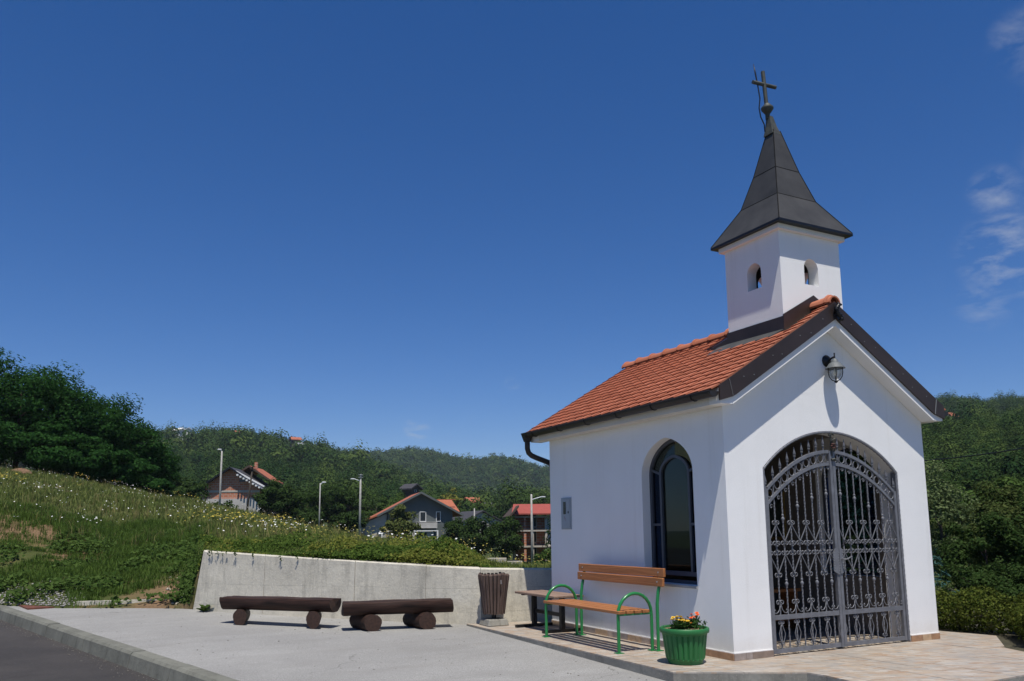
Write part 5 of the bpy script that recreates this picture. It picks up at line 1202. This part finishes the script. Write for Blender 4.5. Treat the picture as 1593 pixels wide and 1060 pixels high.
def gable(parent, name, m, hw, d0, d1, zw, rise, cx=0):      # pentagonal body, front at y=d0
    return MB().prism([(cx-hw, 0-.6), (cx+hw, -.6), (cx+hw, zw), (cx, zw+rise), (cx-hw, zw)], d0, d1, lambda u, v, t: (u, t, v)).build(name, m, parent)
def pitched(parent, m, hw, d0, d1, zw, rise, oh=.5, og=.6, th=.18, cx=0, trim=None):
    for s_ in (-1, 1):
        sl_ = rise/hw; a = (cx+s_*(hw+oh), zw-oh*sl_); b = (cx, zw+rise)
        r_ = MB().prism([(a[0], a[1]+.02), (b[0], b[1]+.02), (b[0], b[1]+th), (a[0], a[1]+th)], d0-og, d1+og, lambda u, v, t: (u, t, v)).build('roof', m, parent)
        if trim: MB().prism([(a[0], a[1]-.06), (b[0], b[1]-.06), (b[0], b[1]+th+.03), (a[0], a[1]+th+.03)], d0-og-.08, d0-og-.01, lambda u, v, t: (u, t, v)).build('verge_board', trim, r_)
def win(parent, x, z, w_, h_, y=0, fm=None, nm='window'):
    f = MB()
    for a, b in (((x-w_/2-.08, z-.08), (x+w_/2+.08, z)), ((x-w_/2-.08, z+h_), (x+w_/2+.08, z+h_+.08)), ((x-w_/2-.08, z), (x-w_/2, z+h_)), ((x+w_/2, z), (x+w_/2+.08, z+h_))): f.b2((a[0], y-.07, a[1]), (b[0], y-.005, b[1]))
    fo = f.build(nm, fm or M_WHT, parent); MB().b2((x-w_/2, y-.03, z), (x+w_/2, y-.006, z+h_)).build('pane', M_PANE, fo)
# brick house
bh = face_house(357, 104, .06, 'unplastered red brick house with dark gable roof over a grey base', 'brick_house')
zb = bh.location.z
def bz(py): return at_q(357, py, 104)[2]-zb
gable(bh, 'brick_wall', M_BRICK, 3.75, 0, 9, bz(760), bz(729)-bz(760))
MB().b2((-3.9, -.12, -.8), (3.9, -.004, bz(776))).build('base_wall', M_PLAS, bh); MB().b2((-3.76, -.05, bz(766)), (3.76, -.006, bz(763.5))).build('ring_beam', M_RAW, bh)
pitched(bh, M_DKR, 3.75, 0, 9, bz(760), bz(729)-bz(760), .6, .75, .16, 0, M_BLK)
MB().prism([(.8, bz(733)), (4.45, bz(757)), (4.45, bz(759)), (.8, bz(736))], -.72, -.4, lambda u, v, t: (u, t, v)).build('white_boarding', M_WHT, bh)
for k in range(9): MB().b2((1.0+k*.4, -1.2, bz(735.5+k*2.75)-.5), (1.22+k*.4, -.2, bz(735.5+k*2.75)-.28)).build('rafter_end', M_WHT, bh)
pitched(bh, M_RED, 2.6, 5, 12, bz(743), bz(722)-bz(743), .4, .3, .2, 1.0, M_DKW)
MB().b2((1.55, 5.4, bz(724)), (1.95, 5.8, bz(714))).build('chimney', M_BRICK, bh)
MB().b2((-2.0, -.13, bz(790)), (-1.5, -.122, bz(782))).build('window', M_PANE, bh)
MB().b2((1.1, -.05, bz(750)), (1.9, -.01, bz(746))).build('window', M_PANE, bh)
# grey house
gh = face_house(654, 114, .26, 'grey rendered house with orange tiled gable roof, white windows and balcony', 'grey_house')
zb = gh.location.z
def gz(py): return at_q(654, py, 114)[2]-zb
gable(gh, 'wall', M_GREYW, 4.6, 0, 9, gz(795), gz(768)-gz(795))
pitched(gh, M_RED, 4.6, 0, 9, gz(795), gz(768)-gz(795), 1.5, .8, .22, 0, M_GREYW)
MB().prism([(-8.3, gz(813)), (-4.7, gz(797)), (-4.7, gz(794.5)), (-8.3, gz(811))], -.6, 8.4, lambda u, v, t: (u, t, v)).build('lean_to_roof', M_RED, gh)
MB().prism([(-7.6, -.6), (-4.7, -.6), (-4.7, gz(799)), (-7.6, gz(812))], .2, 8, lambda u, v, t: (u, t, v)).build('side_wall', M_PLAS, gh)
MB().prism([(2.0, gz(776)), (5.4, gz(776)), (5.4, gz(777)), (2.0, gz(777))], 2, 2.2, lambda u, v, t: (u, t, v)).build('ridge', M_RED, gh)
MB().add([(2.0, 4.5, gz(776)), (5.3, 4.5, gz(776)), (5.9, 1.2, gz(796)), (2.4, 1.2, gz(796)), (2.0, 4.6, gz(778)), (5.3, 4.6, gz(778)), (5.9, 1.4, gz(798)), (2.4, 1.4, gz(798))], [(0, 1, 2, 3), (7, 6, 5, 4), (0, 4, 5, 1), (1, 5, 6, 2), (2, 6, 7, 3), (3, 7, 4, 0)]).build('dormer_roof', M_RED, gh)
for xx in (.35, 2.55): win(gh, xx, gz(811), .75 if xx < 1 else .5, 1.25)
MB().b2((-.8, -1.3, gz(814)), (2.2, -.01, gz(812))).build('balcony_slab', M_PLAS, gh)
for a, b in (((-.8, -1.3, gz(822)), (2.2, -1.2, gz(812.5))),): MB().b2(a, b).build('balcony_parapet', M_PLAS, gh)
MB().b2((-5.6, -1.6, gz(827)), (2.3, -1.4, gz(825.3))).build('porch_beam', M_WHT, gh)
for xx in (-5.5, -3.8, 2.2): MB().b2((xx-.1, -1.6, -.8), (xx+.1, -1.4, gz(827))).build('porch_post', M_WHT, gh)
MB().b2((-1.6, -.08, -.7), (1.9, -.02, gz(826))).build('ground_floor_wall', M_PLAS, gh)
MB().b2((-.2, -.14, gz(834)), (.9, -.09, gz(829))).build('window', M_PANE, gh)
# slate roofed house just visible behind
sh = face_house(750, 128, .5, 'house with dark slate roof showing between the grey house and the trees', 'slate_roof_house'); zb = sh.location.z
gable(sh, 'wall', M_PLAS, 3.4, 0, 7, at_q(750, 812, 128)[2]-zb, 1.5); pitched(sh, M_DKR, 3.4, 0, 7, at_q(750, 812, 128)[2]-zb, 1.6, .5, .5)
# unfinished house
uh = face_house(846, 90, .1, 'unfinished three storey house of raw concrete frames under a bright red roof', 'unfinished_house'); zb = uh.location.z
def uz(py): return at_q(846, py, 90)[2]-zb
hw = 3.4
levels = [uz(868)-.4, uz(849), uz(824.5), uz(803)]
for z in levels[1:]: MB().b2((-hw-.15, -.3, z-.17), (hw+2.2, 7, z)).build('floor_slab', M_RAW, uh)
for a, b in zip(levels[:-1], levels[1:]):
    for k, xx in enumerate((-hw, -hw+1.25, -hw+2.1, .2, 1.9, 3.2)): MB().b2((xx-.13, -.22, a+.001), (xx+.13, .04, b-.171)).build('column', M_BRICK if k == 1 else M_RAW, uh)
    MB().b2((-hw+.3, 1.1, a+.001), (hw+2, 1.3, b-.171)).build('infill_wall', M_BRICK, uh)
    MB().b2((.35, .1, a+.001), (1.7, .25, b-.171)).build('infill_wall', M_PLAS, uh); win(uh, 1.0, a+.9, .6, .9, .1)
    win(uh, -1.0, a+.4, .45, 1.5, 1.08, M_RAW)
MB().b2((-hw+.1, -.25, levels[2]+.0), (-hw+1.1, -.05, levels[2]+.45)).build('brick_pile', M_BRICK, uh)
pk = uz(785)
MB().prism([(-hw-.6, uz(803)), (-hw+.5, pk-.1), (-hw+.5, pk-.32), (-hw-.4, uz(803)-.05)], -1.2, 7.4, lambda u, v, t: (u, t, v)).build('roof', M_DKW, uh)
MB().add([(-hw+.3, 3, pk+.15), (hw+3, 3, pk+.15), (hw+3, -.9, uz(799)), (-hw-.3, -.9, uz(799)), (-hw+.3, 3, pk-.02), (hw+3, 3, pk-.02), (hw+3, -.9, uz(799)-.14), (-hw-.3, -.9, uz(799)-.14)], [(0, 1, 2, 3), (7, 6, 5, 4), (0, 4, 5, 1), (1, 5, 6, 2), (2, 6, 7, 3), (3, 7, 4, 0)]).build('roof', M_RED2, uh)
for xx in (-hw+.2, -hw+1.6, .2, 1.9, 3.2): MB().b2((xx-.06, -.7, uz(803)+.001), (xx+.06, -.58, uz(799)-.1)).build('roof_post', M_BRICK, uh)
MB().b2((-hw+.4, .4, uz(803)), (-hw+2.4, .6, uz(795))).build('gable_boarding', simple('orange_boards', (.40, .16, .06), .8), uh)
# white garden walls under the trees
for px, q, l_, lab in ((765, 84, 3.0, 'low white garden wall below the dark trees'), (800, 84, 1.6, 'short rubble wall beside the unfinished house')):
    x, y = px_xy(px, q); g = terr_z(px, q); o = MB().box((0, 0, .4), (l_, .3, 1.6)).build('garden_wall', M_RAW, None, bevel=.05, loc=(x, y, g-.75), rot=(0, 0, GYAW)); tag(o, lab, 'wall')
# little houses on the hills
def hill_house(px, q, w_, h_, m, lab, roofm, yaw=.3, py=None):
    x, y = px_xy(px, q); z = terr_z(px, q)+2.5
    if py is not None: z = at_q(px, py, q)[2]
    o = empty('hill_house', (x, y, z), GYAW+yaw); tag(o, lab, 'house', None)
    gable(o, 'wall', m, w_/2, 0, w_*1.2, h_, w_*.3).location.z = 0; MB().b2((-w_/2, 0, -6), (w_/2, w_*1.2, -.6)).build('footing', m, o); pitched(o, roofm, w_/2, 0, w_*1.2, h_, w_*.3, .8, .8, .4)
    win(o, 0, h_*.3, w_*.2, h_*.35)
    return o
M_WH = simple('white_plaster', (.7, .68, .64), .9)
hill_house(277, 585, 5, 2.5, M_WH, 'long white cottage on the hill top, further left of the white pair', M_WH, 1.2, 675)
hill_house(287, 585, 4, 3, M_WH, 'small white gabled cottage on the hill top', M_WH, .4, 675)
hill_house(361, 560, 5, 3.5, M_DKW, 'brown cottage with one red roof slope just below the hill top', M_RED, -.7, 682)
hill_house(449, 540, 5, 3, M_DKW, 'red roofed cottage on the wooded ridge above the tree belt', M_RED, -1.0, 691)
hill_house(458, 520, 4.5, 2.5, M_DKW, 'grey roofed shed just below the red roofed ridge cottage', M_PALE, -1.0, 698)
hill_house(727, 240, 3, 1.8, M_DKW, 'small cottage with red roof among the trees above the slate roof', M_RED, -.9, 790)
hill_house(752, 250, 2.6, 1.8, M_DKW, 'little grey roofed hut beside the red roofed cottage in the trees', M_DKR, -.9, 797)
hill_house(646, 230, 3.2, 1.5, M_DKW, 'dark roofed house peeping over the grey house ridge', M_DKR, .9, 768)
hill_house(1482, 330, 5, 2.5, M_WH, 'white cottage with red roof on the wooded hill right of the chapel', M_RED, -1.0, 657)
hill_house(1462, 345, 4.5, 2.5, M_DKW, 'dark cottage with red roof behind the chapel eave on the hill', M_RED, -.8, 650)
# ------------------------------------------------------------------ forest on the hills (one mass)
KINDS = {}
def crown_kinds(nleaf, leaf, n=6):
    key = (nleaf, leaf)
    if key not in KINDS:
        c = bpy.data.collections.new('crown_kinds_%d' % nleaf)
        for k in range(n):
            P, N_ = crown_points((1, 1, 1.2 if k < 4 else 1.7), 20+4*k, nleaf, .46, -.6, .85, .25)
            N_ = P/np.linalg.norm(P, axis=1)[:, None]*.8+N_*.55; V, F_ = leaf_cloud(P, N_, leaf, .75, .22); c.objects.link(bpy.data.objects.new('crown_kind', np_mesh('crown_kind', V, F_, LEAF['forest'])))
        KINDS[key] = c
    return KINDS[key]
def forest(points, nleaf, leaf, smin, smax, name, label):
    pos = []; scl = []; rz = []; pick = []; tint = []
    for px, q in points:
        x, y = px_xy(px, q); z = terr_z(px, q); s_ = random.uniform(smin, smax); hgt = random.uniform(.85, 1.35)
        pos.append((x, y, z+s_*hgt)); scl.append((s_, s_, s_*hgt)); rz.append((random.uniform(-.1, .1), random.uniform(-.1, .1), random.uniform(0, 6.28))); pick.append(random.randrange(6))
        tint.append(min(1, max(0, (.5+.5*mnoise.noise((x*.01, y*.01, 8)))*.5+random.choice((-.25, -.1, .05, .2, .55))+random.uniform(-.12, .12))))
    me = bpy.data.meshes.new(name); me.from_pydata(pos, [], [])
    for nm, typ, data in (('scl', 'FLOAT_VECTOR', scl), ('rot', 'FLOAT_VECTOR', rz), ('tint', 'FLOAT', tint), ('pick', 'INT', pick)):
        a = me.attributes.new(nm, typ, 'POINT'); a.data.foreach_set('vector' if typ == 'FLOAT_VECTOR' else 'value', np.array(data).ravel())
    ng = bpy.data.node_groups.new(name, 'GeometryNodeTree'); ng.interface.new_socket('Geometry', in_out='INPUT', socket_type='NodeSocketGeometry'); ng.interface.new_socket('Geometry', in_out='OUTPUT', socket_type='NodeSocketGeometry')
    gi = ng.nodes.new('NodeGroupInput'); go = ng.nodes.new('NodeGroupOutput'); ci = ng.nodes.new('GeometryNodeCollectionInfo'); ip = ng.nodes.new('GeometryNodeInstanceOnPoints')
    ci.inputs['Collection'].default_value = crown_kinds(nleaf, leaf); ci.inputs['Separate Children'].default_value = True; ci.inputs['Reset Children'].default_value = True
    def attr(nm, typ):
        n = ng.nodes.new('GeometryNodeInputNamedAttribute'); n.data_type = typ; n.inputs['Name'].default_value = nm; return n.outputs['Attribute']
    ip.inputs['Pick Instance'].default_value = True; L_ = ng.links.new
    er = ng.nodes.new('FunctionNodeEulerToRotation'); L_(attr('rot', 'FLOAT_VECTOR'), er.inputs[0])
    L_(gi.outputs[0], ip.inputs['Points']); L_(ci.outputs[0], ip.inputs['Instance']); L_(attr('pick', 'INT'), ip.inputs['Instance Index']); L_(er.outputs[0], ip.inputs['Rotation']); L_(attr('scl', 'FLOAT_VECTOR'), ip.inputs['Scale']); L_(ip.outputs[0], go.inputs[0])
    o = inst(name, me); m = o.modifiers.new('trees', 'NODES'); m.node_group = ng; tag(o, label, 'forest', kind='stuff'); return o
CLEAR = [(277, 585), (287, 585), (361, 560), (449, 540), (458, 520), (727, 240), (752, 250), (646, 230), (1482, 330), (1462, 345)]
def fpts(n, pa, pb, qa, qb):
    out = []
    while len(out) < n:
        px = random.uniform(pa, pb); q = math.sqrt(random.uniform(qa*qa, qb*qb))
        if any(abs(px-c[0]) < 9+4000/q and c[1]*.80 < q < c[1]+12 for c in CLEAR): continue
        out.append((px, q))
    return out
forest([p for p in fpts(1100, 180, 900, 150, 330) if p[1] > 160+50*random.random()], 1500, .13, 2.6, 4.4, 'lower_forest', 'wooded lower slope of dense green trees behind the houses')
forest(fpts(2300, 150, 900, 320, 690), 700, .19, 3.2, 7.0, 'near_forest', 'dense green broadleaf forest over the nearer hill')
forest(fpts(350, -500, 150, 320, 680), 700, .19, 5, 8, 'uphill_forest', 'forest continuing behind the crest trees on the nearer hill')
forest(fpts(4200, 440, 960, 800, 1370), 320, .28, 4.5, 9.5, 'far_forest', 'hazy green forest over the far hills')
forest(fpts(420, 900, 1400, 250, 680), 320, .28, 5, 8, 'hidden_forest', 'forest on the hill hidden behind the chapel')
forest(fpts(1500, 1380, 1800, 240, 690), 1500, .13, 2.8, 5.0, 'side_forest', 'dark wooded hillside right of the chapel')
forest(fpts(1300, 1380, 1800, 85, 250), 1500, .13, 1.5, 2.5, 'side_thicket', 'dense thicket on the lower hillside right of the chapel')
forest(fpts(1300, 880, 1400, 60, 260), 1500, .13, 1.6, 3.0, 'hidden_thicket', 'thicket on the slope hidden behind the chapel')
# ------------------------------------------------------------------ right of the chapel: hedge, spruce, shrubs
hpth = [(3.3, -1.5), (3.42, -1.0), (4.0, -.62), (4.55, -.15), (4.5, .5), (4.8, 1.4), (5.2, 2.8)]
def hedge_run(pts, label, n, hw_, h_, name='hedge'):
    o = empty(name, (*pts[0], 0)); tag(o, label, 'hedge'); P = []; N_ = []; ln = [math.hypot(b[0]-a[0], b[1]-a[1]) for a, b in zip(pts[:-1], pts[1:])]; tot = sum(ln)
    for k in range(n):
        d = random.uniform(0, tot); i = 0
        while i < len(ln)-1 and d > ln[i]: d -= ln[i]; i += 1
        t = d/ln[i]; x = pts[i][0]+(pts[i+1][0]-pts[i][0])*t; y = pts[i][1]+(pts[i+1][1]-pts[i][1])*t; a = random.uniform(0, math.pi*2); rr = random.random()**.4
        hv = h_*(1+.22*nz(x, y, 2.2, 4)+.1*nz(x, y, 6, 1)); u = math.cos(a)*rr; v = math.sin(a)*rr
        nx_, ny_ = -(pts[i+1][1]-pts[i][1])/ln[i], (pts[i+1][0]-pts[i][0])/ln[i]
        w_ = hw_*(1+.3*nz(x, y, 1.7, 13))
        P.append((x-pts[0][0]+nx_*u*w_+random.gauss(0, .02), y-pts[0][1]+ny_*u*w_+random.gauss(0, .02), max(.0, hv*.5+v*hv*.5)-.03)); N_.append((nx_*u, ny_*u, v+.35))
    V, F_ = leaf_cloud(P, N_, .040, .55, .6); inst('foliage', np_mesh('foliage', V, F_, LEAF['box']), o)
    mb = MB()
    for k in range(26):
        i = k % len(ln); t = random.random(); x = pts[i][0]+(pts[i+1][0]-pts[i][0])*t-pts[0][0]; y = pts[i][1]+(pts[i+1][1]-pts[i][1])*t-pts[0][1]; mb.tube([(x, y, -.2), (x+random.gauss(0, .05), y+random.gauss(0, .05), h_*.6)], [.012, .005], 4)
    mb.build('stems', M_BARK, o)['kind'] = 'stuff'
hedge_run([(3.55, -1.75), (3.62, -1.15), (4.05, -.85), (4.6, -.45), (5.3, -.3)], 'clipped low green hedge at the notched corner of the terrace', 26000, .36, .50)
hedge_run([(4.55, -.1), (4.4, .55), (4.55, 1.4), (4.9, 2.6)], 'low green hedge along the tiled terrace beside the chapel', 18000, .38, .55)
# blue spruce
spx, spy, sph_ = 5.55, 2.85, 3.1
sp_ = empty('blue_spruce', (spx, spy, -.15)); tag(sp_, 'blue green spruce close behind the right corner of the chapel', 'tree')
MB().tube([(0, 0, -.2), (0, 0, 1.5), (0, 0, sph_)], [.09, .06, .012], 8).build('trunk', M_BARK, sp_); P = []; N_ = []
for k in range(190):
    z = sph_*(k/190)**1.05+.08; rr = 1.55*(1-z/(sph_*1.03))**.85+.05; a = k*2.399+random.uniform(-.2, .2); d = np.array((math.cos(a), math.sin(a), 0)); s_ = np.array((-d[1], d[0], 0))
    for j in range(int(60*rr)+14):
        t = random.random()**.7; c = d*rr*t+s_*random.gauss(0, .10)*(1.2-t*.7)+np.array((0, 0, z-.18*t*rr+.10*t*t*rr+random.gauss(0, .025))); P.append(c); N_.append((d[0]*.3, d[1]*.3, 1))
V, F_ = leaf_cloud(P, N_, .105, .22, .5); inst('crown', np_mesh('crown', V, F_, LEAF['spruce']), sp_)
# shrubs
def rtree(px, q, top, rad, key, label, n, leaf, name='bush', nc=40, cl=.3):
    x, y = px_xy(px, q); g = terr_z(px, q); h = at_q(px, top, q)[2]-g; tree(name, label, 'bush', (x, y, g), h, rad, key, nc, n, leaf, None, .0, cl)
rtree(1462, 24, 728, 1.25, 'silver', 'tall pale green willow like bush beside the chapel corner', 9000, .10)
rtree(1500, 27, 790, 1.3, 'olive2', 'rounded mid green bush between the pale bush and the spreading one', 7000, .11)
rtree(1575, 19, 748, 1.35, 'olive2', 'large spreading dark green bush behind the notched hedge', 14000, .085)
rtree(1528, 17, 800, .9, 'dark', 'dark bush filling the gap above the hedge', 8000, .08)
rtree(1660, 18, 735, 1.5, 'dark', 'large dark bush beyond the frame side of the hedge', 7000, .1)
rtree(1490, 33, 765, 1.7, 'mid', 'green bush further behind the pale one', 5000, .16)
rtree(1505, 14.5, 872, .75, 'dark', 'low feathery dark shrub behind the hedge', 6000, .06)
rtree(1575, 14, 880, .8, 'dark', 'low dark shrub over the hedge at the terrace corner', 6000, .06)
for px, q, top, rad, lab in ((1432, 34, 745, 2.0, 'loose green bush half hidden by the chapel corner'), (1555, 40, 735, 2.4, 'broad green bush on the slope behind the spreading bush'), (1625, 42, 725, 2.6, 'green bush on the slope beyond the frame'), (1500, 60, 745, 2.6, 'round green tree low on the hillside behind the pale bush'), (1570, 75, 735, 3.0, 'green tree low on the hillside above the spreading bush'), (1450, 80, 730, 3.0, 'green tree low on the hillside beside the chapel corner'), (1530, 105, 728, 3.4, 'green tree higher on the hillside under the wire'), (1610, 100, 722, 3.6, 'tree high on the hillside beyond the frame')):
    rtree(px, q, top, rad, 'dark' if q > 50 else 'mid', lab, 6500, .16+q*.002, 'bush' if q < 50 else 'tree')
sheet('planting_bed', [(2.6, -1.9), (3.12, -1.13), (3.23, -.86), (4.15, -.18), (4.0, .47), (4.3, 4.35), (14, 6), (14, -8), (3.0, -6)], lambda x, y: -.02-.004*max(0, x-4), simple('bed_soil', (.045, .04, .022), .95, 0, .4, 3, 20, .8))
yl = empty('yellow_flower', tuple(at_q(1544, 926, 12.9))); tag(yl, 'single yellow bloom standing up from the hedge', 'flower')
MB().tube([(0, 0, -.45), (0, 0, 0)], .004, 4).build('stem', M_MLEAF, yl); MB().lathe([(.005, -.01), (.035, .0), (.03, .02), (0, .028)], 9).build('bloom', simple('yellow_bloom', (.8, .5, .03), .6), yl)
# overhead wire between two poles, one behind the chapel and one past the frame
a = at_q(1290, 722, 34); b = at_q(1760, 664, 26)
mb = MB().tube([tuple(a*(1-t)+b*t+np.array((0, 0, -.35*4*t*(1-t)))) for t in np.linspace(0, 1, 14)], .022, 5); wo_ = mb.build('overhead_wire', M_BLK); tag(wo_, 'black overhead wire crossing the wooded hill right of the chapel', 'wire')
for p, lab in ((a, 'wooden pole carrying the wire behind the chapel'), (b, 'wooden pole carrying the wire beyond the bushes')):
    o = empty('utility_pole', (p[0], p[1], p[2]-7)); tag(o, lab, 'pole'); MB().tube([(0, 0, -1), (0, 0, 7.3)], [.13, .09], 8).build('pole', M_POLW, o); MB().box((0, 0, 6.95), (.9, .08, .08)).build('cross_arm', M_POLW, o)

# ------------------------------------------------------------------ thin summer haze
t = NT('summer_haze'); pv = t.n('ShaderNodeVolumePrincipled'); pv.inputs['Color'].default_value = (.72, .86, 1, 1); pv.inputs['Density'].default_value = .00011
t.t.links.new(pv.outputs[0], t.out.inputs['Volume'])
hz = MB().b2((-2600, -2600, -11), (2600, 2900, 260)).build('haze', t.m); hz['kind'] = 'stuff'; tag(hz, 'thin summer haze in the air over the valley', 'haze')
